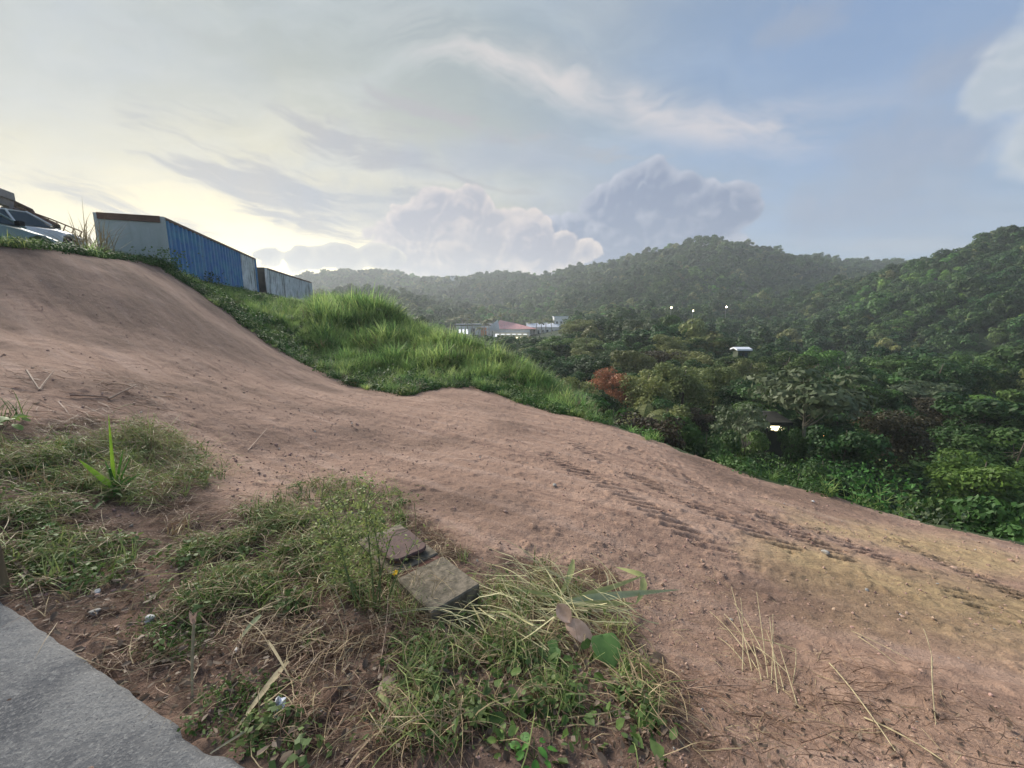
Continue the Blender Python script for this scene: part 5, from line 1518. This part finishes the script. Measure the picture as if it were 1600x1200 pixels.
straw('long_cut_stalks', [(690, 985), (760, 930), (930, 900), (985, 950), (930, 1010), (800, 1030)], 260, (0.25, 0.65), (0.004, 0.008), 0.14, S_yell, 'long pale cut stalks heaped right of the concrete box', 0.08, ang=(math.radians(150), 0.5), arch=0.08)
straw('straw_over_box', [(610, 850), (690, 875), (750, 915), (680, 960), (600, 930)], 110, (0.08, 0.3), (0.0018, 0.004), 0.02, S_straw, 'dry straws lying across the concrete box', 0.03, up=0.155)
litter('broad_green_leaves', M5, 260, (0.03, 0.07), 0.06, S_moss, 'dark green broad leaves among the bottom weeds', 0.1, 0.65, 0.7)
litter('broad_green_leaves', M4, 120, (0.03, 0.065), 0.09, S_moss, 'dark green broad leaves under the long cut stalks', 0.1, 0.65, 0.7)
straw('upright_straw', LOW, 420, (0.05, 0.16), (0.0018, 0.0035), 0.05, S_straw, 'short straws standing up among the litter', 0.1, arch=0.14)
straw('scattered_straw', [(300, 720), (500, 720), (800, 860), (1100, 880), (1330, 1010), (1500, 1190), (1080, 1190), (1000, 960), (700, 850), (420, 800)], 600, (0.04, 0.22), (0.0015, 0.0035), 0.02, S_straw, 'stray bits of straw on the bare earth beside the weeds', 0.15)
straw('scattered_twigs', [(0, 560), (250, 600), (330, 700), (260, 680), (0, 650)], 260, (0.06, 0.5), (0.003, 0.008), 0.02, S_brown, 'dark twigs lying on the bank at the left edge', 0.1, ang=(0.1, 0.5))
straw('scattered_twigs', [(1060, 1040), (1350, 1020), (1600, 1120), (1590, 1195), (1080, 1195)], 420, (0.05, 0.3), (0.002, 0.004), 0.03, S_brown, 'brown twigs lying in the lower right of the bare earth', 0.1)
litter('earth_crumb_leaves', [(1060, 1060), (1600, 1100), (1590, 1195), (1080, 1195)], 350, (0.01, 0.03), 0.02, S_dead, 'withered leaf crumbs in the lower right of the bare earth')

# rooted weeds standing in the heaps
BX = [(585, 965), (540, 900), (525, 850), (575, 835), (600, 900), (672, 975), (700, 960), (690, 990)]
def rooted():
    tf = [source('weed_tuft', tuft_mesh('weed_tuft', 460 + i, mm, 16, 0.22, 0.09, 0.007, 1.6)) for i, mm in enumerate((S_green, S_straw, S_leaf, S_straw, S_moss))]
    lf = [source('leaf_clump', vine_clump('leaf_clump', 470 + i, mm, 34, 0.085, 0.085, 0.030)) for i, mm in enumerate((S_leaf, S_moss, P_mix))]
    P1 = np.concatenate([sample(M1, 150, 0.2), sample(M3, 120, 0.28, 1.0), sample(M7, 80, 0.25), sample(M4, 60, 0.25, 1.0), sample(M2, 90, 0.25, 1.0), sample(BX, 55, 0.05), sample(M5, 36, 0.15, 1.0), sample(M8, 30, 0.1)])
    n = len(P1); scatter('rooted_weeds', np.c_[P1, height(P1[:, 0], P1[:, 1])], rz_rot(n, 0.35), RNG.uniform(0.5, 1.25, n), tf, None, 'loose tufts of green weeds rooted among the cut heaps')
    P2 = np.concatenate([sample(M1, 45, 0.2), sample(M3, 130, 0.25, 1.0), sample(M2, 100, 0.2, 1.0), sample(M5, 75, 0.2, 1.0), sample(M8, 40, 0.15), sample(M7, 40, 0.2), sample(M9, 6, 0.15), sample(M6, 8, 0.05)])
    n = len(P2); scatter('leafy_weeds', np.c_[P2, height(P2[:, 0], P2[:, 1]) + 0.01], rz_rot(n, 0.3), RNG.uniform(0.4, 1.2, n), lf, None, 'low leafy weeds growing through the cut heaps')
P_mix = mat_noisy('weed_clump_leaf', (0.17, 0.24, 0.085), (0.09, 0.15, 0.05), 0.35)
rooted()

# ------------------------------------------------------------------ concrete box with rusty lid
M_boxc = mat('box_concrete', (0.24, 0.20, 0.15), 0.92, c2=(0.11, 0.095, 0.07), vscale=16, bump=0.5, bscale=45)
M_lid = mat('rusty_lid', (0.125, 0.075, 0.065), 0.75, c2=(0.085, 0.052, 0.048), vscale=14, bump=0.3, bscale=40)
M_strip = mat('rusty_strip', (0.17, 0.075, 0.055), 0.85, c2=(0.10, 0.05, 0.04), vscale=18, bump=0.3, bscale=50)
def rounded(x0, x1, y0, y1, z0, z1, r, bev=0.008, seg=5):
    pts = []
    for cx, cyy, a0 in ((x1 - r, y1 - r, 0), (x0 + r, y1 - r, 90), (x0 + r, y0 + r, 180), (x1 - r, y0 + r, 270)):
        for k in range(seg + 1):
            a = math.radians(a0 + 90 * k / seg); pts.append((cx, cyy, r, a))
    ring = lambda z, s: [(cx + (rr - s) * math.cos(a), cyy + (rr - s) * math.sin(a), z) for cx, cyy, rr, a in pts]
    return MB().loft([ring(z0, 0), ring(z1 - bev, 0), ring(z1, bev)])
def concrete_box():
    zt = gp(705, 958)[2] + 0.15
    def on(u, v): rx, rz = ray(u, v); D = zt / rz; return np.array([rx * D, D])
    A, B, Cc = on(674, 957), on(750, 912), on(692, 868)
    b = (Cc - B); Lb = np.linalg.norm(b); b /= Lb; W = np.linalg.norm(B - A)
    rz = math.atan2(b[1], b[0])
    o = empty('concrete_box', (B[0], B[1], zt), rz); tag(o, 'low concrete box with a rusty lid, half buried in cut weeds', 'utility box')
    y1 = W            # local +y is 90 degrees left of b, so towards A
    s = Lb
    def block(x0, x1, ya, yb, z0, z1, nm, m, r=0.012):
        return rounded(x0, x1, ya, yb, z0, z1, r, 0.008).build(nm, m, o)
    block(0, s, 0, W, -0.26, 0, 'slab', M_boxc)
    block(s + 0.003, s + 0.055, 0.01, W - 0.015, -0.2, -0.012, 'rust_strip', M_strip, 0.006)
    block(s + 0.058, s + 0.62, 0, W, -0.26, -0.004, 'slab', M_boxc)
    l = rounded(s + 0.10, s + 0.46, W * 0.12, W * 0.92, 0.006, 0.026, 0.07, 0.008).build('lid', M_lid, o)
    l.rotation_euler = (0.03, -0.035, 0)
    MB().box((s + 0.28, W * 0.52, 0.0), (0.26, W * 0.56, 0.02)).build('lid_rim', M_strip, o)
    return o
concrete_box()

# ------------------------------------------------------------------ single plants and pieces in the foreground
P_lime = mat('lime_blade', (0.30, 0.50, 0.05), 0.45, c2=(0.13, 0.28, 0.03), vscale=6, transl=0.4)
P_green = mat('fresh_blade', (0.09, 0.22, 0.04), 0.5, c2=(0.06, 0.14, 0.03), vscale=6, transl=0.35)
P_heart = mat('heart_leaf', (0.12, 0.23, 0.065), 0.55, c2=(0.085, 0.17, 0.05), vscale=10, transl=0.3)
P_tan = mat('dry_leaf_tan', (0.64, 0.46, 0.36), 0.7, c2=(0.46, 0.31, 0.23), vscale=16, transl=0.2)
P_cane = mat('dry_cane', (0.46, 0.39, 0.24), 0.7, c2=(0.31, 0.25, 0.15), vscale=20)
P_pink = mat('pinkish_cane', (0.42, 0.30, 0.22), 0.7, c2=(0.28, 0.18, 0.13), vscale=20)
P_yel = mat('yellow_petal', (0.85, 0.55, 0.02), 0.5, transl=0.3)
P_stem = mat('green_stem', (0.16, 0.20, 0.07), 0.6, c2=(0.10, 0.14, 0.05), vscale=20)
P_paper = mat('white_scrap', (0.78, 0.80, 0.86), 0.7, var=0.1)
P_wood = mat('weathered_wood', (0.30, 0.22, 0.13), 0.85, c2=(0.19, 0.14, 0.085), vscale=4, stretch=(8, 8, 0.7), bump=0.4, bscale=12)

def ribbon(pts, w, fold=0.25, roll=0.0):
    """a grass blade or strap leaf through points, with a folded midrib; tapers to the tip"""
    P = np.asarray(pts, float); n = len(P); tg = np.gradient(P, axis=0); tg /= np.linalg.norm(tg, axis=1)[:, None]
    up = np.array([0.2, -0.5, 0.85]); sd = np.cross(tg, up); sd /= np.linalg.norm(sd, axis=1)[:, None]; nn = np.cross(sd, tg)
    sd = sd * math.cos(roll) + nn * math.sin(roll)
    t = np.linspace(0, 1, n); hw = w * 0.5 * np.minimum(1, 0.35 + 3 * t) * (1 - t ** 2.2) + 0.001
    L = P + sd * hw[:, None] + nn * (hw * fold)[:, None]; R = P - sd * hw[:, None] + nn * (hw * fold)[:, None]
    V = np.concatenate([L, P, R]); F = [(i, i + 1, n + i + 1, n + i) for i in range(n - 1)] + [(n + i, n + i + 1, 2 * n + i + 1, 2 * n + i) for i in range(n - 1)]
    return MB().add(V, F)
def bez(a, b, c, n=8):
    a, b, c = map(np.asarray, (a, b, c)); t = np.linspace(0, 1, n)[:, None]
    return (1 - t) ** 2 * a + 2 * t * (1 - t) * b + t * t * c
def blade(name, o, base, heading, L, w, el, droop, m, roll=0.0):
    d = np.array([math.cos(heading) * math.cos(el), math.sin(heading) * math.cos(el), math.sin(el)]); base = np.asarray(base, float)
    mid = base + d * L * 0.55; tip = base + d * L + np.array([0, 0, -droop * L])
    return ribbon(bez(base, mid, tip, 9), w, 0.3, roll).build(name, m, o, smooth=True)
def leaf_shape(L, W, heart=0.0, fold=0.18, n=9, curl=0.15):
    t = np.linspace(0, 1, n); f = t ** (0.42 if heart else 0.75) * (1 - t) ** 0.85; hw = W * 0.5 * f / f.max()
    x = t * L; z = -curl * L * t ** 2
    back = -heart * L * np.exp(-((t - 0.12) / 0.12) ** 2)
    A = np.c_[x + back, hw, z + fold * hw]; M_ = np.c_[x, 0 * t, z]; B = np.c_[x + back, -hw, z + fold * hw]
    A2 = (A + M_) / 2 + np.array([0, 0, 0.02 * L]); B2 = (B + M_) / 2 + np.array([0, 0, 0.02 * L])
    V = np.concatenate([A, A2, M_, B2, B]); F = [(k * n + i, k * n + i + 1, (k + 1) * n + i + 1, (k + 1) * n + i) for k in range(4) for i in range(n - 1)]
    return MB().add(V, F)
def put_leaf(o, nm, m, loc, rot, L, W, **kw):
    q = leaf_shape(L, W, **kw).build(nm, m, o, smooth=True, loc=loc); q.rotation_euler = rot
    return q

def bright_grass_plant():
    g = gp(182, 780); o = empty('grass_plant', tuple(g)); o.scale = (1.35, 1.35, 1.3); tag(o, 'bright green broad bladed grass plant growing on the left of the foreground', 'grass plant')
    k = np.hypot(g[0], g[1])
    blade('leaf', o, (0, 0, 0.02), math.radians(120), 0.52, 0.035, 1.38, 0.0, P_lime, 0.6)
    blade('leaf', o, (0.01, 0, 0.05), math.radians(168), 0.34, 0.032, 0.62, 0.02, P_lime, 0.3)
    for h, L, e, d in ((60, .30, 1.2, .1), (20, .28, .9, .25), (-30, .26, .7, .4), (-70, .24, .4, .5), (-100, .2, .3, .5), (200, .26, .35, .3), (150, .3, 1.1, .15), (95, .34, 1.25, .1), (240, .2, .3, .4), (-10, .3, 1.0, .3)):
        blade('leaf', o, (random.uniform(-.02, .02), random.uniform(-.02, .02), 0), math.radians(h), L, 0.020, e, d, P_green, random.uniform(-.5, .5))
    MB().tube([(0, 0, -0.05), (0, 0, 0.1), (-0.01, 0, 0.2)], [0.012, 0.01, 0.006], 6).build('stem', P_green, o)
bright_grass_plant()

def flowering_weed():
    g = gp(585, 955); o = empty('flowering_weed', tuple(g)); tag(o, 'tall flowering weed with thin stems rising in front of the concrete box', 'weed')
    D0 = g[1]
    def rel(u, v, D): return np.array(at(u, v, D)) - g
    stems = [((575, 950, D0), (580, 860, D0), (566, 762, D0 + .25)), ((592, 950, D0), (600, 850, D0 + .05), (572, 790, D0 + .2)), ((560, 955, D0 - .02), (535, 880, D0), (520, 790, D0 + .3)), ((585, 955, D0), (590, 905, D0), (612, 838, D0 + .1)), ((600, 955, D0), (620, 890, D0), (650, 842, D0 + .2)), ((570, 955, D0), (545, 900, D0), (500, 805, D0 + .3))]
    rng = np.random.default_rng(5)
    for i, (a, b, c) in enumerate(stems):
        Q = bez(rel(*a) if i else np.zeros(3), rel(*b), rel(*c), 10); Q[0] = (Q[0][0], Q[0][1], min(Q[0][2], 0.0) - 0.02)
        st = MB().tube(Q, np.linspace(0.006, 0.0022, 10), 5).build('stem', P_stem, o)
        pts = Q[4:] if i in (0, 1, 2, 5) else Q[7:]
        k = 330 if i in (0, 1, 2, 5) else 30
        c_ = pts[rng.integers(0, len(pts), k)] + rng.normal(0, 0.055, (k, 3)); nr = rand_unit(k, rng); nr[:, 2] += .6; nr /= np.linalg.norm(nr, axis=1)[:, None]
        link('leaves', quads_mesh('leaves', leaf_quads(c_, nr, np.full(k, 0.026), rng, 0.45), mat('weed_leaf', (0.38, 0.44, 0.15), 0.55, c2=(0.24, 0.30, 0.09), vscale=12, transl=0.3) if 'weed_leaf' not in MATS else MATS['weed_leaf']), st)
        nb = 16 if k > 50 else 4
        for j in range(nb):
            p = pts[rng.integers(0, len(pts))]; e = p + rng.normal(0, 0.07, 3) + np.array([0, 0, 0.04])
            MB().tube([p, (p + e) / 2 + rng.normal(0, .01, 3), e], 0.0018, 4, cap=False).build('twig', P_stem, st)
    # arching dry runners
    for a, b, c in (((640, 930, D0 + .1), (690, 800, D0 + .3), (560, 850, D0 + .2)), ((480, 930, D0), (560, 900, D0), (700, 880, D0 + .25)), ((470, 905, D0), (520, 890, D0), (540, 960, D0 - .1)), ((498, 880, D0 + .1), (520, 930, D0), (545, 1010, D0 - .3))):
        MB().tube(bez(rel(*a), rel(*b), rel(*c), 10), 0.002, 5).build('runner', P_cane, o)
    f = rel(618, 896, D0 + .08); fl = None
    MB().tube([(0, 0, 0), f * 0.6 + np.array([0.02, 0, 0]), f], 0.0016, 5).build('flower_stalk', P_stem, o)
    cen = MB().loft([[(f[0] + 0.005 * math.cos(t), f[1] + 0.005 * math.sin(t), f[2] + dz) for t in np.linspace(0, 5.5, 7)] for dz in (0, 0.006)]).build('flower', P_yel, o)
    for k in range(7):
        t = k * 0.9; p = f + np.array([0, 0, 0.004]); tip = p + np.array([0.02 * math.cos(t), 0.02 * math.sin(t), 0.008 * math.sin(k)])
        ribbon(bez(p, (p + tip) / 2 + np.array([0, 0, .004]), tip, 5), 0.012).build('petal', P_yel, cen)
flowering_weed()

def stalk_bunch(name, specs, m, label, cat='straw', r=0.0028, group=None):
    """cane stalks given by the photograph points of their two ends and height of each end above ground"""
    g0 = np.mean([gp(*s[0]) for s in specs], axis=0); o = empty(name, tuple(g0)); tag(o, label, cat, group)
    for (a, b, ha, hb, bow) in specs:
        A, B = gp(*a), gp(*b); A[2] += ha; B[2] += hb; Mid = (A + B) / 2 + np.array([random.uniform(-.02, .02), 0, bow])
        MB().tube(bez(A - g0, Mid - g0, B - g0, 8), np.linspace(r * 1.15, r * 0.6, 8), 5).build('stalk', m, o)
    return o
stalk_bunch('straw_tuft', [((1185, 1050), (1108, 965), .0, .05, .05), ((1190, 1045), (1130, 975), .01, .07, .06), ((1200, 1040), (1145, 960), .01, .09, .05), ((1175, 1050), (1140, 940), .0, .13, .05), ((1160, 1050), (1155, 955), .0, .11, .04), ((1200, 1060), (1180, 945), .0, .11, .04), ((1205, 1070), (1205, 980), .0, .1, .03),
    ((1240, 1025), (1120, 990), .03, .04, .04), ((1243, 1022), (1150, 1000), .03, .04, .02), ((1238, 1070), (1242, 1022), .0, .03, .02), ((1225, 1080), (1195, 1000), .0, .07, .03), ((1215, 1085), (1200, 985), .0, .1, .02), ((1190, 1065), (1170, 1000), .0, .06, .02), ((1245, 1100), (1215, 1020), .0, .06, .02), ((1165, 1040), (1120, 1000), .0, .02, .05), ((1180, 1030), (1240, 1065), .08, .01, .03)],
    P_cane, 'tuft of pale dry stalks sticking out of the bare earth', 'straw tuft', 0.0030)
stalk_bunch('long_stalk', [((1295, 1042), (1398, 1180), .02, .02, .06)], P_cane, 'long pale dry stalk arching over the lower right earth', r=0.0036)
stalk_bunch('long_stalk', [((1350, 1125), (1470, 1199), .01, .03, .02)], P_cane, 'pale dry stalk running into the bottom edge at the right', r=0.0040)
stalk_bunch('long_stalk', [((1448, 1068), (1462, 1135), .16, .0, .0)], P_cane, 'short upright dry stalk at the lower right', r=0.0028)
stalk_bunch('long_stalk', [((1330, 990), (1420, 1035), .02, .02, .02), ((1340, 1000), (1400, 1040), .02, .01, .02)], P_cane, 'pair of thin crossed straws below the sandy patch', r=0.0022)
stalk_bunch('long_stalk', [((1440, 1000), (1458, 1035), .08, .0, .02)], P_cane, 'short curved straw beside the crossed straws', r=0.0022)
stalk_bunch('dry_twig', [((1065, 1085), (1060, 1120), .01, .0, .0), ((1064, 1085), (1180, 1075), .02, .01, .03), ((1064, 1086), (1100, 1068), .02, .03, .0), ((1065, 1088), (1040, 1130), .02, .0, .02)], P_pink, 'forked brown twig right of the heart shaped leaf', 'twig', 0.0028)
stalk_bunch('dry_twig', [((1075, 1080), (1320, 1170), .02, .02, .12)], P_pink, 'thin arched brown twig below the straw tuft', 'twig', 0.0022)
stalk_bunch('dry_twig', [((44, 592), (62, 611), .10, .01, .0), ((62, 611), (86, 592), .01, .10, .0)], P_pink, 'bent pale twig shaped like a V on the left bank', 'twig', 0.012)
stalk_bunch('dry_twig', [((110, 622), (178, 624), .03, .02, .02), ((170, 626), (215, 613), .02, .10, .0)], P_pink, 'long pale twig lying on the left bank right of the V shaped twig', 'twig', 0.012)
stalk_bunch('dry_twig', [((388, 705), (418, 676), .0, .05, .0)], P_pink, 'single short twig on the bare earth above the weeds', 'twig', 0.008)
stalk_bunch('dry_twig', [((95, 890), (205, 850), .02, .10, .0)], P_cane, 'pale straight stalk lying in the left weeds', 'twig', 0.0035)
stalk_bunch('dry_twig', [((240, 700), (285, 656), .04, .10, .0), ((285, 740), (330, 712), .02, .06, .0), ((290, 742), (328, 716), .02, .05, .0)], P_cane, 'pale straws leaning out of the heap behind the grass plant', 'twig', 0.004)
stalk_bunch('dry_twig', [((400, 830), (470, 800), .02, .05, .0), ((398, 832), (466, 806), .02, .05, .0)], P_cane, 'pair of pale straws leaning left of the flowering weed', 'twig', 0.0035)
stalk_bunch('red_stalk', [((590, 1060), (608, 960), .0, .12, .0), ((594, 1020), (612, 975), .0, .08, .0), ((645, 1015), (640, 990), .0, .06, .0), ((625, 1000), (627, 975), .0, .05, .0)], P_pink, 'thin reddish stalks standing below the concrete box', 'stalk', 0.0022)

def split_stalk():
    g = gp(300, 1096); o = empty('split_stalk', tuple(g)); tag(o, 'dry upright stalk with a split top in the left foreground', 'stalk')
    top = np.array(at(303, 975, g[1] + 0.10)) - g
    MB().tube(bez((0, 0, -0.02), top * 0.5 + np.array([-.008, 0, 0]), top, 8), [.004, .004, .005, .005, .006, .006, .006, .005], 6).build('stem', P_cane, o)
    for dx, dz in ((-0.022, 0.05), (0.014, 0.052)):
        ribbon(bez(top, top + np.array([dx * .3, 0, dz * .6]), top + np.array([dx, 0.01, dz]), 6), 0.016).build('leaf', P_tan, o)
split_stalk()

def strap_bunch():
    g = gp(900, 958); o = empty('strap_leaves', tuple(g)); tag(o, 'bunch of long folded green strap leaves lying on the earth edge', 'leaf bunch')
    def R(u, v, h): p = gp(u, v); p[2] += h + 0.05; return p - g
    for (a, b, c, w, m) in (((885, 958, .03), (960, 950, .06), (1062, 935, .02), .026, P_heartp), ((890, 955, .03), (950, 945, .07), (1005, 918, .06), .020, P_yg), ((1007, 920, .06), (985, 912, .06), (962, 900, .03), .022, P_yg), ((1004, 922, .06), (1006, 940, .04), (992, 957, .01), .026, P_yg), ((895, 962, .02), (950, 958, .03), (992, 957, .02), .022, P_yg), ((885, 958, .04), (845, 950, .08), (790, 945, .06), .014, P_yg), ((900, 965, .02), (940, 980, .05), (1000, 962, .01), .010, P_cane), ((895, 900, .10), (890, 930, .05), (868, 955, .02), .022, P_yg), ((948, 930, .01), (952, 915, .03), (942, 902, .02), .008, P_cane)):
        ribbon(bez(R(*a), R(*b), R(*c), 10), w * 2.3, 0.25).build('leaf', m, o, smooth=True)
P_heartp = mat('grey_green_blade', (0.44, 0.48, 0.29), 0.6, c2=(0.33, 0.38, 0.20), vscale=8, transl=0.25)
P_yg = mat('yellow_green_blade', (0.46, 0.48, 0.20), 0.6, c2=(0.34, 0.38, 0.15), vscale=8, transl=0.3)
strap_bunch()

def single(name, m, u, v, L, W, rot, label, lift=0.05, cat='leaf', **kw):
    g = gp(u, v); g[2] += lift
    q = leaf_shape(L, W, **kw).build(name, m, None, smooth=True, loc=tuple(g)); q.rotation_euler = rot
    return tag(q, label, cat)
single('heart_leaf', P_heart, 940, 1030, 0.17, 0.155, (0.1, 0.30, math.radians(-82)), 'large heart shaped green leaf in the bottom middle of the view', 0.15, heart=0.12, fold=0.08, n=14, curl=0.1)
single('heart_leaf', P_heart, 970, 1058, 0.13, 0.10, (0.3, 0.35, math.radians(-50)), 'green leaf tucked under the right of the large heart shaped leaf', 0.05, heart=0.08)
single('pointed_leaf', P_heart, 868, 1035, 0.12, 0.07, (0.2, 0.5, math.radians(-110)), 'drooping pointed green leaf left of the large heart shaped leaf', 0.09, heart=0.08)
single('pointed_leaf', P_heart, 860, 1020, 0.08, 0.055, (0.2, 0.2, math.radians(-70)), 'small pointed green leaf above the drooping one', 0.08, heart=0.06)
single('pointed_leaf', P_heart, 832, 1075, 0.10, 0.07, (0.2, 0.4, math.radians(-60)), 'dark green pointed leaf lower left of the large heart shaped leaf', 0.05, heart=0.08)
single('pointed_leaf', P_heart, 1008, 1125, 0.085, 0.075, (0.2, 0.3, math.radians(-100)), 'green leaf near the forked twig at the bottom', 0.05, heart=0.08)
single('pointed_leaf', P_heart, 962, 1098, 0.05, 0.04, (0.2, 0.2, math.radians(20)), 'tiny pale green leaf below the large heart shaped leaf', 0.05)
def curled_leaf():
    g = gp(905, 1010); o = empty('curled_leaf', tuple(g + np.array([0, 0, .12]))); tag(o, 'curled tan dead leaf lying above the large heart shaped leaf', 'leaf')
    q = leaf_shape(0.20, 0.11, fold=0.4, n=12, curl=0.3).build('leaf_half', P_tan, o, smooth=True); q.rotation_euler = (0.3, 0.1, math.radians(-38)); q.location = (-0.08, 0.05, 0.0)
    q = leaf_shape(0.12, 0.09, fold=0.6, n=9, curl=-0.3).build('leaf_half', P_tan, o, smooth=True); q.rotation_euler = (-0.4, -0.2, math.radians(120)); q.location = (-0.05, 0.03, 0.005)
curled_leaf()
single('dead_leaf', P_tan, 590, 1090, 0.11, 0.10, (0.1, 0.1, math.radians(20)), 'broad flat tan dead leaf at the bottom left of the middle', 0.03, fold=0.25)
single('dead_leaf', S_dead, 1015, 1030, 0.10, 0.06, (0.2, 0.1, math.radians(-30)), 'grey withered leaf lying right of the large heart shaped leaf', 0.03, fold=0.5)
single('dead_leaf', S_dead, 800, 1110, 0.09, 0.07, (0.2, 0.1, math.radians(70)), 'grey withered leaf standing in the bottom weeds', 0.05, fold=0.5)
def strap(u0, v0, u1, v1, w, m, label, h0=.04, h1=.02, name='dry_strap', bow=0.02):
    A, B = gp(u0, v0), gp(u1, v1); A[2] += h0; B[2] += h1; c = (A + B) / 2; c[2] += bow
    q = ribbon(bez(A - A, c - A, B - A, 10), w, 0.25).build(name, m, None, smooth=True, loc=tuple(A)); tag(q, label, 'strap leaf')
strap(452, 1046, 366, 1155, 0.026, P_cane, 'broad dry strap leaf lying in the left foreground')
strap(592, 1100, 645, 1142, 0.020, P_yg, 'curved yellow green strap leaf beside the broad tan dead leaf', name='green_strap')
strap(410, 980, 372, 1012, 0.024, P_heartp, 'grey green strap leaf above the tiny bluish pebble', 0.07, name='green_strap')
strap(420, 1015, 458, 1075, 0.010, P_cane, 'thin bleached strap crossing the broad dry one', 0.05)
strap(15, 880, 75, 935, 0.018, S_dead, 'withered grey strap leaf above the pavement corner', 0.05)
strap(40, 935, 95, 900, 0.016, S_dead, 'second withered strap above the pavement corner, crossing the first', 0.04)
strap(330, 1190, 460, 1110, 0.006, P_cane, 'thin straw lying across the corner of the pavement', 0.03)

def bushy(name, u, v, m, n, R, H, size, label):
    g = gp(u, v); r = np.random.default_rng(int(u)); o = empty(name, tuple(g)); tag(o, label, 'weed')
    for i in range(n):
        a = i * 2.4; q = R * math.sqrt((i + .5) / n); z = H * (1 - 0.6 * (q / R) ** 2) * r.uniform(0.75, 1.1)
        p = np.array([q * math.cos(a), q * math.sin(a), z]) * 0.8
        s = size * r.uniform(0.7, 1.2)
        put_leaf(o, 'leaf', m, tuple(p), (r.normal(0, .3), 0.25 + r.normal(0, .3), a + r.normal(0, .4)), s, s * 0.62)
    for i in range(4):
        a = i * 1.6; MB().tube([(0, 0, -.01), (R * .3 * math.cos(a), R * .3 * math.sin(a), H * .5), (R * .5 * math.cos(a), R * .5 * math.sin(a), H * .8)], 0.002, 5).build('stem', P_stem, o)
P_yleaf = mat('light_green_leaf', (0.25, 0.36, 0.10), 0.5, c2=(0.17, 0.27, 0.07), vscale=10, transl=0.35)
P_mleaf = mat('mid_green_leaf', (0.12, 0.21, 0.07), 0.5, c2=(0.08, 0.15, 0.05), vscale=10, transl=0.3)
P_gleaf = mat('green_leaf', (0.11, 0.30, 0.05), 0.5, c2=(0.08, 0.2, 0.04), vscale=10, transl=0.3)
bushy('small_weed', 488, 1005, P_yleaf, 12, 0.06, 0.06, 0.045, 'light yellow green seedling left below the concrete box')
bushy('small_weed', 70, 835, P_gleaf, 16, 0.09, 0.09, 0.05, 'fresh green low weed above the pavement corner')
bushy('small_weed', 645, 1075, P_mleaf, 22, 0.12, 0.06, 0.045, 'grey green low weed left of the bottom leaf heap')
bushy('small_weed', 790, 1168, P_yleaf, 9, 0.06, 0.06, 0.04, 'pale green seedling at the bottom, left of the other seedling')
bushy('small_weed', 835, 1185, P_gleaf, 10, 0.07, 0.06, 0.045, 'deep green seedling at the very bottom of the view')
bushy('small_weed', 690, 1030, P_mleaf, 14, 0.07, 0.07, 0.04, 'small green weed just below the corner of the concrete box')
bushy('small_weed', 8, 668, P_yleaf, 14, 0.16, 0.16, 0.11, 'light green leafy weed at the left edge of the bank')
bushy('small_weed', 105, 705, P_mleaf, 18, 0.14, 0.14, 0.06, 'leafy weed left of the bright grass plant')
bushy('small_weed', 590, 1130, P_mleaf, 10, 0.08, 0.04, 0.03, 'low dark weed below the broad tan dead leaf')
bushy('small_weed', 250, 990, P_gleaf, 16, 0.06, 0.05, 0.03, 'bright mossy sprig right of the white rounded stone')
bushy('small_weed', 720, 1120, P_mleaf, 16, 0.09, 0.05, 0.04, 'leafy sprawl in the middle of the bottom leaf heap')
weed('left_shrub', 8, 655, 'dim shrub of grassy stems at the left edge of the bank', 0.45, 40, 0.25, S_moss, None, 61, 0.008, 1.2)

def paper():
    g = gp(436, 1112); r = np.random.default_rng(3)
    n = 5; X, Y = np.meshgrid(np.linspace(-.02, .02, n), np.linspace(-.035, .035, n), indexing='ij'); Z = r.normal(0, .007, X.shape) + .02
    V = np.stack([X, Y, Z], -1).reshape(-1, 3); V = np.concatenate([V, V + np.array([0, 0, -.0015])])
    i = np.arange(n * n).reshape(n, n); F = [(i[a, b], i[a, b + 1], i[a + 1, b + 1], i[a + 1, b]) for a in range(n - 1) for b in range(n - 1)]
    F += [tuple(q + n * n for q in f[::-1]) for f in F]
    q = MB().add(V, F).build('paper_scrap', P_paper, None, loc=tuple(g + np.array([0, 0, .01]))); q.rotation_euler = (0.5, 0.2, 0.3)
    tag(q, 'crumpled white scrap beside the broad dry strap leaf', 'litter')
paper()
def post():
    g = gp(2, 935); x, y, z = g
    o = rounded(-.10, .0, -.06, .06, -0.25, 0.34, 0.012, 0.008).build('wooden_post', P_wood, None, loc=(x - 0.012, y, z))
    tag(o, 'weathered wooden post cut by the left edge at the pavement end', 'post')
post()
